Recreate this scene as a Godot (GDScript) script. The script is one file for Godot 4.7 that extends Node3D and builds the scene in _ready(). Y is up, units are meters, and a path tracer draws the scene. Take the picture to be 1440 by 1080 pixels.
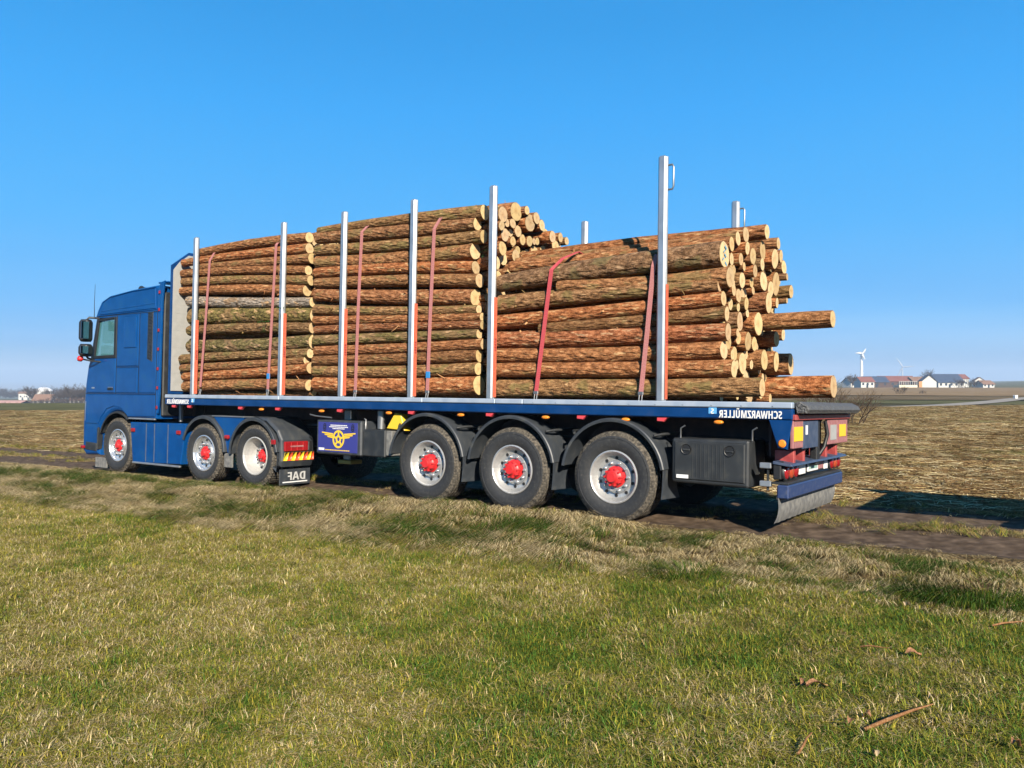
extends Node3D

const TURN := 2.53410                      # the lorry's heading
const ROLL := 0.027                        # the track falls away to the far side
const EXPO := 2.4
const K := 0.78
var TB := Basis()
var TO := Vector3(2.845, 0, -8.187)        # rear near corner of the trailer, on the ground
var M := {}
var rng := RandomNumberGenerator.new()
var names := {}
var nz := FastNoiseLite.new()
var font: SystemFont

# ------------------------------------------------------------------ naming
func numbered(n: String) -> String:
	var k: int = names.get(n, 0)
	names[n] = k + 1
	return n if k == 0 else "%s_%03d" % [n, k]

func tag(o: Node3D, label: String, category: String, group := "") -> void:
	o.set_meta("label", label); o.set_meta("category", category)
	if group: o.set_meta("group", group)

func thing(n: String, label: String, category: String, xf := Transform3D(), group := "") -> Node3D:
	var o := Node3D.new(); o.name = numbered(n); add_child(o, true); o.transform = xf
	tag(o, label, category, group)
	return o

func pnode(parent: Node3D, n: String, at := Vector3.ZERO) -> Node3D:
	var o := Node3D.new(); o.name = n; parent.add_child(o, true); o.position = at
	return o

func part(parent: Node3D, n: String, shape, mat: Material, at := Vector3.ZERO) -> MeshInstance3D:
	var o := MeshInstance3D.new(); o.name = n
	if shape is SurfaceTool:
		shape.generate_normals()
		o.mesh = shape.commit()
	else:
		o.mesh = shape
	o.material_override = mat
	parent.add_child(o, true); o.position = at
	return o

func struct(n: String, shape, mat: Material, kind := "structure") -> MeshInstance3D:
	var o := part(self, numbered(n), shape, mat)
	o.set_meta("kind", kind)
	return o

# ------------------------------------------------------------------ shapes
func mb() -> SurfaceTool:
	var st := SurfaceTool.new(); st.begin(Mesh.PRIMITIVE_TRIANGLES)
	return st

func tri(st: SurfaceTool, a: Vector3, b: Vector3, c: Vector3) -> void:
	st.add_vertex(a); st.add_vertex(b); st.add_vertex(c)

func quad(st: SurfaceTool, a: Vector3, b: Vector3, c: Vector3, d: Vector3) -> void:
	tri(st, a, b, c); tri(st, a, c, d)

func box(st: SurfaceTool, lo: Vector3, hi: Vector3, bev := 0.006, xf := Transform3D()) -> void:
	st.set_smooth_group(-1)
	var c := (lo + hi) * 0.5
	var h := (hi - lo).abs() * 0.5
	var b: float = min(bev, min(h.x, min(h.y, h.z)) * 0.6)
	var P := func(sx, sy, sz, ax):
		var v := Vector3(h.x * sx, h.y * sy, h.z * sz)
		if ax != 0: v.x -= b * sx
		if ax != 1: v.y -= b * sy
		if ax != 2: v.z -= b * sz
		return xf * (c + v)
	for s in [-1, 1]:
		var q := [[-1, -1], [1, -1], [1, 1], [-1, 1]]
		if s < 0: q.reverse()
		var f := [[], [], []]
		for k in q:
			f[0].append(P.call(s, k[0], k[1], 0)); f[1].append(P.call(k[1], s, k[0], 1)); f[2].append(P.call(k[0], k[1], s, 2))
		for g in f: quad(st, g[3], g[2], g[1], g[0])
	if b <= 0.0: return
	for s in [-1, 1]:
		for t in [-1, 1]:
			var fl: bool = s * t > 0
			var e := [[P.call(s, t, -1, 0), P.call(s, t, 1, 0), P.call(s, t, 1, 1), P.call(s, t, -1, 1)], [P.call(-1, s, t, 1), P.call(1, s, t, 1), P.call(1, s, t, 2), P.call(-1, s, t, 2)], [P.call(t, -1, s, 2), P.call(t, 1, s, 2), P.call(t, 1, s, 0), P.call(t, -1, s, 0)]]
			for g in e:
				if fl: quad(st, g[0], g[1], g[2], g[3])
				else: quad(st, g[3], g[2], g[1], g[0])
			for u in [-1, 1]:
				if fl == (u > 0): tri(st, P.call(s, t, u, 2), P.call(s, t, u, 1), P.call(s, t, u, 0))
				else: tri(st, P.call(s, t, u, 0), P.call(s, t, u, 1), P.call(s, t, u, 2))

func bx(parent: Node3D, n: String, lo: Vector3, hi: Vector3, mat: Material, bev := 0.006) -> MeshInstance3D:
	var st := mb(); box(st, lo, hi, bev)
	return part(parent, n, st, mat)

# rings of equal length joined into a smooth skin
func skin(st: SurfaceTool, rings: Array, closed := true, group := 1) -> void:
	st.set_smooth_group(group)
	for i in rings.size() - 1:
		var a: PackedVector3Array = rings[i]
		var b: PackedVector3Array = rings[i + 1]
		var n := a.size()
		for j in (n if closed else n - 1):
			var k := (j + 1) % n
			quad(st, a[j], b[j], b[k], a[k])

func cap(st: SurfaceTool, ring: PackedVector3Array, flip := false) -> void:
	st.set_smooth_group(-1)
	var c := Vector3.ZERO
	for p in ring: c += p
	c /= ring.size()
	for j in ring.size():
		var k := (j + 1) % ring.size()
		if flip: tri(st, c, ring[k], ring[j])
		else: tri(st, c, ring[j], ring[k])

func tube(st: SurfaceTool, pts: Array, r, n := 8, caps := true) -> void:
	var rings := []
	for i in pts.size():
		var d: Vector3 = (pts[min(i + 1, pts.size() - 1)] - pts[max(i - 1, 0)]).normalized()
		var u := d.cross(Vector3(0.13, 0.31, 0.94)).normalized()
		if u.length() < 0.5: u = d.cross(Vector3.UP).normalized()
		var v := d.cross(u)
		var rr: float = r[i] if r is Array else r
		var ring := PackedVector3Array()
		for j in n:
			var a := TAU * j / n
			ring.append(pts[i] + (u * cos(a) + v * sin(a)) * rr)
		rings.append(ring)
	skin(st, rings)
	if caps:
		cap(st, rings[0], false); cap(st, rings[-1], true)

# profile of (radius, depth) round the local z axis
func lathe(st: SurfaceTool, prof: Array, n := 40, at := Vector3.ZERO) -> void:
	var group := 1
	for i in prof.size() - 1:
		if i > 0:
			var d0: Vector2 = (prof[i] - prof[i - 1]).normalized()
			var d1: Vector2 = (prof[i + 1] - prof[i]).normalized()
			if d0.dot(d1) < 0.78: group += 1
		st.set_smooth_group(group)
		for j in n:
			var a := TAU * j / n
			var b := TAU * (j + 1) / n
			var e0 := Vector3(cos(a), sin(a), 0)
			var e1 := Vector3(cos(b), sin(b), 0)
			var p: Vector2 = prof[i]
			var q: Vector2 = prof[i + 1]
			var z := Vector3(0, 0, 1)
			var A := at + e0 * p.x + z * p.y
			var B := at + e1 * p.x + z * p.y
			var C := at + e1 * q.x + z * q.y
			var D := at + e0 * q.x + z * q.y
			if p.x < 1e-5: tri(st, A, D, C)
			elif q.x < 1e-5: tri(st, A, D, B)
			else: quad(st, A, D, C, B)

# outline in (x, y) given depth along z, with rounded rims
func prism(st: SurfaceTool, poly: PackedVector2Array, z0: float, z1: float, rim := 0.008, weights := [], steps := 1) -> void:
	var n := poly.size()
	if Geometry2D.is_polygon_clockwise(poly):
		poly = poly.duplicate(); poly.reverse()
		if weights.size(): weights = weights.duplicate(); weights.reverse()
	var off := []
	for i in n:
		var e0 := (poly[i] - poly[(i + n - 1) % n]).normalized()
		var e1 := (poly[(i + 1) % n] - poly[i]).normalized()
		var n0 := Vector2(-e0.y, e0.x)
		var n1 := Vector2(-e1.y, e1.x)
		var m := n0 + n1
		m = m / max(0.5, m.length_squared() * 0.5)
		off.append(m * (weights[i] if weights.size() else 1.0))
	var rings := []
	var lev := []
	for k in steps + 1:
		var a := PI * 0.5 * k / steps
		lev.append([rim * (1.0 - sin(a)), rim * (1.0 - cos(a))])
	for L in lev:
		var ring := PackedVector3Array()
		for i in n: ring.append(Vector3(poly[i].x + off[i].x * L[0], poly[i].y + off[i].y * L[0], z0 + L[1]))
		rings.append(ring)
	for k in range(steps, -1, -1):
		var ring := PackedVector3Array()
		for i in n: ring.append(Vector3(poly[i].x + off[i].x * lev[k][0], poly[i].y + off[i].y * lev[k][0], z1 - lev[k][1]))
		rings.append(ring)
	for i in rings.size() - 1:
		var a: PackedVector3Array = rings[i]
		var b: PackedVector3Array = rings[i + 1]
		for j in n:
			var k := (j + 1) % n
			st.set_smooth_group(-1 if steps == 1 else 2 + j)
			quad(st, a[j], b[j], b[k], a[k])
	st.set_smooth_group(-1)
	for e in 2:
		var ring: PackedVector3Array = rings[0] if e == 0 else rings[-1]
		var flat := PackedVector2Array()
		for p in ring: flat.append(Vector2(p.x, p.y))
		var t := Geometry2D.triangulate_polygon(flat)
		for i in range(0, t.size(), 3):
			if e == 0: tri(st, ring[t[i]], ring[t[i + 1]], ring[t[i + 2]])
			else: tri(st, ring[t[i]], ring[t[i + 2]], ring[t[i + 1]])

func pl(a: Array) -> PackedVector2Array:
	var r := PackedVector2Array()
	for i in range(0, a.size(), 2): r.append(Vector2(a[i], a[i + 1]))
	return r

func pr(parent: Node3D, n: String, a: Array, z0: float, z1: float, mat: Material, rim := 0.006) -> MeshInstance3D:
	var st := mb(); prism(st, pl(a), z0, z1, rim)
	return part(parent, n, st, mat)

func lettering(parent: Node3D, n: String, text: String, high: float, bas: Basis, at: Vector3, mat: Material, bold := true) -> void:
	var tm := TextMesh.new()
	font.font_weight = 700 if bold else 400
	tm.font = font; tm.text = text; tm.font_size = 48; tm.pixel_size = high / 34.0; tm.depth = 0.004
	var src := tm.get_mesh_arrays()
	var vs: PackedVector3Array = src[Mesh.ARRAY_VERTEX]
	var ix: PackedInt32Array = src[Mesh.ARRAY_INDEX]
	var st := mb(); st.set_smooth_group(-1)
	var xf := Transform3D(bas, at)
	var turned := bas.determinant() < 0.0
	for i in range(0, ix.size(), 3):
		if turned: tri(st, xf * vs[ix[i]], xf * vs[ix[i + 2]], xf * vs[ix[i + 1]])
		else: tri(st, xf * vs[ix[i]], xf * vs[ix[i + 1]], xf * vs[ix[i + 2]])
	st.generate_normals()
	var o := MeshInstance3D.new(); o.name = n; o.mesh = st.commit(); o.material_override = mat
	parent.add_child(o, true)

# ------------------------------------------------------------------ materials
func lin(r: float, g: float, b: float) -> Color:
	return Color(r * K, g * K, b * K).linear_to_srgb()

func mat(c: Color, rough := 0.6, metal := 0.0) -> StandardMaterial3D:
	var m := StandardMaterial3D.new()
	m.albedo_color = c; m.roughness = rough; m.metallic = metal
	if rough >= 0.85: m.metallic_specular = 0.15
	return m

func noise_tex(ramp: Array, freq: float, oct := 4, size := 256, type := FastNoiseLite.TYPE_SIMPLEX_SMOOTH, sd := 1) -> NoiseTexture2D:
	var n := FastNoiseLite.new(); n.noise_type = type; n.frequency = freq; n.fractal_octaves = oct; n.seed = sd
	var t := NoiseTexture2D.new(); t.width = size; t.height = size; t.seamless = true; t.noise = n
	var g := Gradient.new()
	var offs := PackedFloat32Array(); var cols := PackedColorArray()
	for r in ramp:
		offs.append(r[0]); cols.append(r[1])
	g.offsets = offs; g.colors = cols
	t.color_ramp = g
	return t

func tri_mat(ramp: Array, freq: float, scale: float, rough := 0.7, metal := 0.0, bump := 0.0, world := false, oct := 5, size := 256) -> StandardMaterial3D:
	var m := mat(Color.WHITE, rough, metal)
	m.albedo_texture = noise_tex(ramp, freq, oct, size)
	m.uv1_triplanar = true; m.uv1_world_triplanar = world; m.uv1_scale = Vector3.ONE * scale
	if bump != 0.0:
		m.heightmap_enabled = true; m.heightmap_scale = bump
		m.heightmap_texture = noise_tex([[0.0, Color.BLACK], [1.0, Color.WHITE]], freq * 2.0, 5, size)
	return m

func make_materials() -> void:
	var blue := tri_mat([[0.2, lin(0.002, 0.05, 0.19)], [0.6, lin(0.0025, 0.058, 0.22)], [0.9, lin(0.007, 0.064, 0.205)]], 0.012, 0.7, 0.3)
	blue.clearcoat_enabled = true; blue.metallic_specular = 0.2; blue.clearcoat = 0.3; blue.clearcoat_roughness = 0.03
	M.blue = blue
	var tblue := tri_mat([[0.2, lin(0.003, 0.033, 0.125)], [0.6, lin(0.004, 0.04, 0.15)], [0.9, lin(0.014, 0.046, 0.145)]], 0.015, 0.9, 0.38)
	tblue.clearcoat_enabled = true; tblue.metallic_specular = 0.2; tblue.clearcoat = 0.15; tblue.clearcoat_roughness = 0.15
	M.tblue = tblue
	M.bumper = tri_mat([[0.2, lin(0.016, 0.035, 0.11)], [0.6, lin(0.024, 0.045, 0.125)], [0.9, lin(0.07, 0.08, 0.13)]], 0.03, 2.0, 0.5)
	M.slate = tri_mat([[0.2, lin(0.03, 0.05, 0.1)], [0.8, lin(0.06, 0.08, 0.13)]], 0.02, 1.5, 0.5)
	M.dark = tri_mat([[0.2, lin(0.015, 0.017, 0.019)], [0.55, lin(0.02, 0.023, 0.026)], [0.9, lin(0.04, 0.04, 0.037)]], 0.015, 1.2, 0.55)
	M.grey_plastic = tri_mat([[0.2, lin(0.028, 0.033, 0.04)], [0.55, lin(0.036, 0.042, 0.05)], [0.9, lin(0.07, 0.07, 0.066)]], 0.015, 1.3, 0.5)
	M.black = mat(lin(0.012, 0.012, 0.013), 0.5)
	M.chassis = tri_mat([[0.2, lin(0.03, 0.012, 0.011)], [0.8, lin(0.06, 0.028, 0.022)]], 0.02, 1.0, 0.7)
	M.sidewall = tri_mat([[0.2, lin(0.017, 0.018, 0.02)], [0.6, lin(0.023, 0.024, 0.026)], [0.78, lin(0.034, 0.034, 0.033)], [0.95, lin(0.07, 0.064, 0.054)]], 0.03, 2.2, 0.7, 0.0, 0.15)
	M.tread = tri_mat([[0.15, lin(0.028, 0.027, 0.026)], [0.45, lin(0.075, 0.068, 0.057)], [0.85, lin(0.2, 0.172, 0.135)]], 0.03, 3.0, 0.95, 0.0, 0.8)
	M.alloy = tri_mat([[0.2, lin(0.48, 0.48, 0.47)], [0.7, lin(0.6, 0.6, 0.59)], [0.95, lin(0.4, 0.38, 0.34)]], 0.02, 3.0, 0.4, 0.6)
	M.chrome = mat(lin(0.66, 0.67, 0.68), 0.25, 0.75)
	M.rim_grey = tri_mat([[0.2, lin(0.4, 0.4, 0.39)], [0.8, lin(0.52, 0.51, 0.48)]], 0.02, 3.0, 0.45, 0.3)
	M.hub = mat(lin(0.55, 0.02, 0.022), 0.45)
	M.red = tri_mat([[0.2, lin(0.26, 0.03, 0.03)], [0.8, lin(0.38, 0.07, 0.06)]], 0.02, 2.0, 0.55)
	M.pale_red = tri_mat([[0.2, lin(0.27, 0.1, 0.1)], [0.8, lin(0.34, 0.155, 0.15)]], 0.02, 2.0, 0.6)
	M.hook_red = mat(lin(0.62, 0.06, 0.075), 0.5)
	M.alu = tri_mat([[0.2, lin(0.42, 0.44, 0.46)], [0.8, lin(0.52, 0.54, 0.56)]], 0.01, 1.2, 0.36, 0.75)
	M.alu_strip = tri_mat([[0.2, lin(0.33, 0.4, 0.5)], [0.8, lin(0.42, 0.48, 0.57)]], 0.01, 1.2, 0.42, 0.25)
	M.plank_alu = tri_mat([[0.2, lin(0.37, 0.37, 0.355)], [0.8, lin(0.41, 0.405, 0.39)]], 0.01, 2.0, 0.55, 0.2)
	M.orange_red = tri_mat([[0.2, lin(0.5, 0.1, 0.055)], [0.8, lin(0.6, 0.15, 0.085)]], 0.03, 3.0, 0.5)
	M.amber = mat(lin(0.75, 0.23, 0.02), 0.25)
	M.lens_red = mat(lin(0.26, 0.012, 0.015), 0.18)
	M.lens_orange = mat(lin(0.34, 0.055, 0.022), 0.2)
	M.white = mat(lin(0.72, 0.72, 0.72), 0.5)
	M.worn_white = tri_mat([[0.2, lin(0.3, 0.3, 0.29)], [0.7, lin(0.55, 0.55, 0.54)]], 0.05, 6.0, 0.7)
	M.yellow = mat(lin(0.85, 0.5, 0.02), 0.4)
	M.reflect_red = mat(lin(0.75, 0.09, 0.03), 0.4)
	M.reflect_yellow = mat(lin(0.85, 0.6, 0.03), 0.4)
	M.sign_blue = mat(lin(0.035, 0.04, 0.22), 0.35)
	M.sign_yellow = mat(lin(0.75, 0.5, 0.03), 0.5)
	M.sticker = mat(lin(0.1, 0.35, 0.7), 0.5)
	M.strap = tri_mat([[0.2, lin(0.36, 0.14, 0.135)], [0.8, lin(0.46, 0.21, 0.2)]], 0.05, 4.0, 0.9)
	M.strap_bright = tri_mat([[0.2, lin(0.42, 0.06, 0.075)], [0.8, lin(0.5, 0.1, 0.11)]], 0.05, 4.0, 0.85)
	M.steel = mat(lin(0.3, 0.3, 0.3), 0.4, 0.8)
	M.rubber_flap = tri_mat([[0.2, lin(0.11, 0.11, 0.108)], [0.8, lin(0.2, 0.195, 0.18)]], 0.02, 2.0, 0.8)
	M.roll = tri_mat([[0.2, lin(0.05, 0.052, 0.055)], [0.8, lin(0.11, 0.11, 0.11)]], 0.03, 2.0, 0.7, 0.0, 2.0)
	M.seat = mat(lin(0.05, 0.05, 0.055), 0.9)
	M.curtain = mat(lin(0.4, 0.36, 0.28), 0.9)
	var g := mat(Color(0.3, 0.5, 0.52, 0.42), 0.05)
	g.transparency = BaseMaterial3D.TRANSPARENCY_ALPHA
	M.glass = g
	M.mirror_glass = mat(lin(0.6, 0.65, 0.7), 0.05, 1.0)

func bark_tex(sd: int, dark: Color, mid: Color, lite: Color, moss: Color, moss_at: float, scar_at: float) -> ImageTexture:
	var W := 512
	var H := 256
	var im := Image.create(W, H, false, Image.FORMAT_RGB8)
	var a := FastNoiseLite.new(); a.seed = sd; a.frequency = 0.03; a.fractal_octaves = 4
	var b := FastNoiseLite.new(); b.seed = sd + 7; b.frequency = 0.011; b.fractal_octaves = 3
	var c := FastNoiseLite.new(); c.seed = sd + 13; c.frequency = 0.018; c.fractal_octaves = 4
	var f := FastNoiseLite.new(); f.seed = sd + 29; f.frequency = 0.14; f.fractal_octaves = 3
	var scar := Color(0.5, 0.3, 0.14)
	for y in H:
		var an := TAU * y / H
		var cy := cos(an) * 40.0
		var sy := sin(an) * 40.0
		for x in W:
			var v := a.get_noise_3d(x * 1.5, cy * 1.7, sy * 1.7) * 0.55 + f.get_noise_3d(x * 2.2, cy * 2.0, sy * 2.0) * 0.62 + 0.5
			var w := b.get_noise_3d(x, cy, sy)
			var q := c.get_noise_3d(x * 0.75 + 900.0, cy * 2.0, sy * 2.0) + 0.12 * f.get_noise_3d(x + 50.0, cy, sy)
			var col := dark.lerp(mid, clampf(v * 1.6, 0, 1)).lerp(lite, clampf(v * 2.2 - 1.1, 0, 1))
			col = col.lerp(moss, smoothstep(moss_at, moss_at + 0.22, w) * (0.35 + 0.65 * v))
			col = col.lerp(scar, smoothstep(scar_at, scar_at + 0.04, q) * 0.85)
			var fl := f.get_noise_2d(x * 0.9 + 300.0, y * 1.6)
			col = col.lerp(scar, smoothstep(0.42, 0.52, fl) * 0.5)
			im.set_pixel(x, y, (col * Color(1.03, 1.06, 1.12) * K).linear_to_srgb())
	return ImageTexture.create_from_image(im)

func end_tex(sd: int) -> ImageTexture:
	var W := 192
	var im := Image.create(W, W, false, Image.FORMAT_RGB8)
	nz.seed = sd; nz.frequency = 0.012
	var crack := float(sd % 7)
	for y in W:
		for x in W:
			var p := Vector2(x - W * 0.5 + 6.0, y - W * 0.5 - 4.0)
			var r := p.length() / (W * 0.5)
			var an := p.angle()
			var w := nz.get_noise_2d(x, y)
			var ring := 0.5 + 0.5 * sin((r + w * 0.05) * 46.0)
			var col := Color(0.66, 0.5, 0.285).lerp(Color(0.52, 0.35, 0.165), ring * 0.45)
			col = col.lerp(Color(0.43, 0.25, 0.11), smoothstep(0.5, 0.1, r) * 0.5)
			col = col.lerp(Color(0.42, 0.31, 0.19), clampf(w * 1.4, 0, 0.75))
			if absf(sin((an - crack) * 1.5)) < 0.035 and r < 0.8 and r > 0.06: col = col.darkened(0.55)
			if r < 0.06: col = col.darkened(0.4)
			if r > 0.92: col = col.darkened(0.25)
			var saw := nz.get_noise_2d(x * 6.0 + y * 2.0, y * 0.3)
			col = col.lerp(Color(0.62, 0.46, 0.26), clampf(saw * 0.5, 0, 0.4))
			im.set_pixel(x, y, (col * K).linear_to_srgb())
	return ImageTexture.create_from_image(im)

func make_wood() -> void:
	var defs := [
		[11, Color(0.07, 0.024, 0.01), Color(0.29, 0.115, 0.044), Color(0.46, 0.215, 0.092), Color(0.2, 0.13, 0.05), 0.3, 0.42],
		[23, Color(0.06, 0.024, 0.011), Color(0.26, 0.115, 0.046), Color(0.45, 0.225, 0.1), Color(0.21, 0.14, 0.055), 0.2, 0.4],
		[37, Color(0.055, 0.028, 0.012), Color(0.24, 0.122, 0.05), Color(0.41, 0.235, 0.105), Color(0.185, 0.14, 0.05), 0.1, 0.42],
		[53, Color(0.08, 0.024, 0.009), Color(0.32, 0.11, 0.04), Color(0.5, 0.22, 0.09), Color(0.22, 0.13, 0.055), 0.3, 0.32],
		[71, Color(0.09, 0.07, 0.048), Color(0.3, 0.235, 0.17), Color(0.5, 0.41, 0.3), Color(0.24, 0.14, 0.065), 0.2, 0.36],
		[89, Color(0.035, 0.027, 0.01), Color(0.15, 0.115, 0.036), Color(0.3, 0.225, 0.075), Color(0.26, 0.15, 0.065), 0.0, 0.34]]
	M.bark = []
	var bump := noise_tex([[0.0, Color.BLACK], [1.0, Color.WHITE]], 0.045, 5, 256)
	for d in defs:
		var m := mat(Color.WHITE, 0.9)
		m.albedo_texture = bark_tex(d[0], d[1], d[2], d[3], d[4], d[5], d[6])
		m.heightmap_enabled = true; m.heightmap_scale = 3.0; m.heightmap_texture = bump
		m.vertex_color_use_as_albedo = true
		M.bark.append(m)
	M.cut = []
	for k in 4:
		var m := mat(Color.WHITE, 0.85)
		m.albedo_texture = end_tex(3 + k * 5)
		m.vertex_color_use_as_albedo = true
		M.cut.append(m)
	M.spray = mat(lin(0.1, 0.3, 0.45), 0.8)

# ------------------------------------------------------------------ the lay of the land
func sl(X: float, Z: float) -> Vector2:     # along and across the track, from a point
	var dx := X - TO.x
	var dz := Z + TO.z
	return Vector2(-0.8211 * dx + 0.5707 * dz, 0.5707 * dx + 0.8211 * dz)

func xz(s: float, l: float) -> Vector2:     # X and distance ahead of the camera
	return Vector2(TO.x - 0.8211 * s + 0.5707 * l, -TO.z + 0.5707 * s + 0.8211 * l)

func noise2(x: float, y: float, f: float) -> float:
	return nz.get_noise_2d(x * f, y * f)

func meadow_edge(s: float) -> float:
	return -1.5 - 0.055 * clampf(s, -6, 14) + 0.22 * noise2(s, 3.0, 40.0)

func land(s: float, l: float) -> float:
	var road := -0.013 * (clampf(s, -14, 32) - 2.1) - ROLL * clampf(l, -0.2, 3.4)
	var e := meadow_edge(s)
	var m := road - 0.17 - 0.004 * clampf(-l - 2.0, 0, 12) + 0.05 * noise2(s, l, 22.0)
	var ro := road + 0.045 - 0.06 * exp(-pow((l - 0.22) / 0.42, 2)) - 0.06 * exp(-pow((l - 2.3) / 0.42, 2)) + 0.012 * noise2(s, l, 130.0)
	if l < -0.1:
		var t := clampf((l - e) / (-0.42 - e), 0, 1)
		var b := lerpf(m, road + 0.065 * smoothstep(0.5, 2.5, s) + 0.05 * noise2(s, l, 45.0), t * t * (3 - 2 * t))
		b += 0.06 * noise2(s * 1.0, l * 1.7, 70.0) * sin(PI * clampf((l - e) / (-0.2 - e), 0, 1))
		return lerpf(b, ro, smoothstep(-0.42, -0.1, l))
	if l < 2.8: return ro
	var f := road + 0.02 + 0.05 * noise2(s, l, 30.0) + 0.01 * noise2(s, l, 120.0)
	return lerpf(ro, f, smoothstep(2.8, 3.5, l))

func land_at(X: float, Z: float) -> float:
	var q := sl(X, Z)
	return land(q.x, q.y)

func far_land(X: float, Z: float) -> float:
	var a := X / maxf(Z, 1.0)
	var west := smoothstep(-0.05, -0.42, a)
	var y := -0.55 - 8.8 * west * smoothstep(60, 430, Z) - 14.0 * west * smoothstep(430, 1500, Z)
	y += (1.0 - west) * (0.35 * smoothstep(250, 440, Z) + 6.5 * smoothstep(520, 1100, Z) * smoothstep(0.46, 0.72, a) + 7.0 * smoothstep(900, 2600, Z))
	y += 0.5 * noise2(X, Z, 0.6) * smoothstep(100, 300, Z)
	return y

func sheet_sl(s0: float, s1: float, ns: int, lf: Callable, nl: int) -> SurfaceTool:
	var st := mb(); st.set_smooth_group(1)
	var rings := []
	for i in ns + 1:
		var s := lerpf(s0, s1, float(i) / ns)
		var row := PackedVector3Array()
		for j in nl + 1:
			var l: float = lf.call(s, float(j) / nl)
			var p := xz(s, l)
			row.append(Vector3(p.x, land(s, l), -p.y))
		rings.append(row)
	skin(st, rings, false)
	return st

func build_land() -> void:
	nz.seed = 4; nz.frequency = 0.01; nz.fractal_octaves = 3
	M.turf = tri_mat([[0.2, lin(0.02, 0.018, 0.007)], [0.5, lin(0.045, 0.04, 0.014)], [0.8, lin(0.09, 0.07, 0.03)]], 0.05, 0.9, 0.95, 0.0, 2.0, true)
	M.thatch = tri_mat([[0.2, lin(0.05, 0.036, 0.018)], [0.5, lin(0.1, 0.072, 0.035)], [0.8, lin(0.17, 0.12, 0.06)]], 0.05, 0.9, 0.95, 0.0, 2.0, true)
	M.dirt = tri_mat([[0.15, lin(0.06, 0.042, 0.029)], [0.5, lin(0.094, 0.067, 0.047)], [0.85, lin(0.15, 0.108, 0.076)]], 0.03, 0.6, 0.95, 0.0, 0.7, true)
	M.field = tri_mat([[0.12, lin(0.12, 0.088, 0.036)], [0.38, lin(0.235, 0.185, 0.07)], [0.6, lin(0.31, 0.26, 0.09)], [0.85, lin(0.41, 0.345, 0.14)]], 0.06, 0.33, 0.95, 0.0, 1.5, true, 6, 512)
	M.far_green = tri_mat([[0.2, lin(0.085, 0.082, 0.03)], [0.8, lin(0.125, 0.115, 0.046)]], 0.02, 0.02, 0.95, 0.0, 0.0, true)
	M.far_brown = tri_mat([[0.2, lin(0.12, 0.085, 0.04)], [0.8, lin(0.17, 0.12, 0.06)]], 0.02, 0.02, 0.95, 0.0, 0.0, true)
	M.far_tan = tri_mat([[0.2, lin(0.22, 0.145, 0.07)], [0.8, lin(0.28, 0.19, 0.095)]], 0.02, 0.02, 0.95, 0.0, 0.0, true)
	M.far_soil = tri_mat([[0.2, lin(0.06, 0.052, 0.024)], [0.8, lin(0.095, 0.08, 0.038)]], 0.02, 0.02, 0.95, 0.0, 0.0, true)
	M.gravel = tri_mat([[0.2, lin(0.26, 0.235, 0.2)], [0.8, lin(0.33, 0.3, 0.26)]], 0.05, 0.1, 0.95, 0.0, 0.0, true)
	struct("meadow_ground", sheet_sl(-14, 40, 200, func(s, t): return lerpf(-24.0, meadow_edge(s), pow(t, 0.5)), 60), M.turf)
	struct("grass_bank", sheet_sl(-14, 40, 270, func(s, t): return lerpf(meadow_edge(s), -0.12, t), 16), M.thatch)
	struct("dirt_track", sheet_sl(-14, 40, 270, func(_s, t): return lerpf(-0.12, 2.95, t), 22), M.dirt)
	struct("stubble_field", sheet_sl(-60, 78, 276, func(s, t): return lerpf(2.95, maxf(3.2, (62.0 - 8.236 - 0.5707 * s) / 0.8211), t * t), 70), M.field)
	# the open country: one sheet out to the horizon
	var st := mb()
	var rings := []
	for i in 61:
		var u := float(i) / 60
		var Z := -60.0 + 120.0 * u * 2.0 if u < 0.5 else 60.0 * pow(4200.0 / 60.0, (u - 0.5) * 2.0)
		var row := PackedVector3Array()
		for j in 81:
			var v := float(j) / 40 - 1.0
			var X := v * (absf(v) * 0.85 + 0.15) * maxf(300.0, Z * 1.5 + 200.0)
			var y := far_land(X, Z) - 0.25
			if Z < 60.0: y -= 0.4
			row.append(Vector3(X, y, -Z))
		rings.append(row)
	skin(st, rings, false)
	struct("open_country", st, M.far_green)
	far_strip("ploughed_field", -0.1, 0.95, 64, 92, M.far_soil, 0.1)
	far_strip("pasture", 0.2, 0.95, 93, 112, M.far_green, 0.12)
	far_strip("fallow_field", 0.1, 0.7, 113, 150, M.far_brown, 0.14)
	far_strip("harvested_field", 0.15, 0.66, 158, 425, M.far_tan, 0.16)
	far_strip("valley_meadow", -0.95, -0.2, 66, 130, M.far_green, 0.14)
	var road := mb()
	var rr := []
	var pts := [Vector2(26, 70), Vector2(45, 84), Vector2(62, 103), Vector2(82, 128), Vector2(105, 150), Vector2(170, 190)]
	for k in 24:
		var f := float(k) / 23 * (pts.size() - 1)
		var i: int = min(int(f), pts.size() - 2)
		var p: Vector2 = pts[i].cubic_interpolate(pts[i + 1], pts[max(i - 1, 0)], pts[min(i + 2, pts.size() - 1)], f - i)
		var row := PackedVector3Array()
		for w in [-1.0, 1.0]:
			row.append(Vector3(p.x - w * 0.9, far_land(p.x, p.y) - 0.25 + 0.19, -(p.y + w * 1.3)))
		rr.append(row)
	skin(road, rr, false)
	struct("gravel_road", road, M.gravel)

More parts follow.
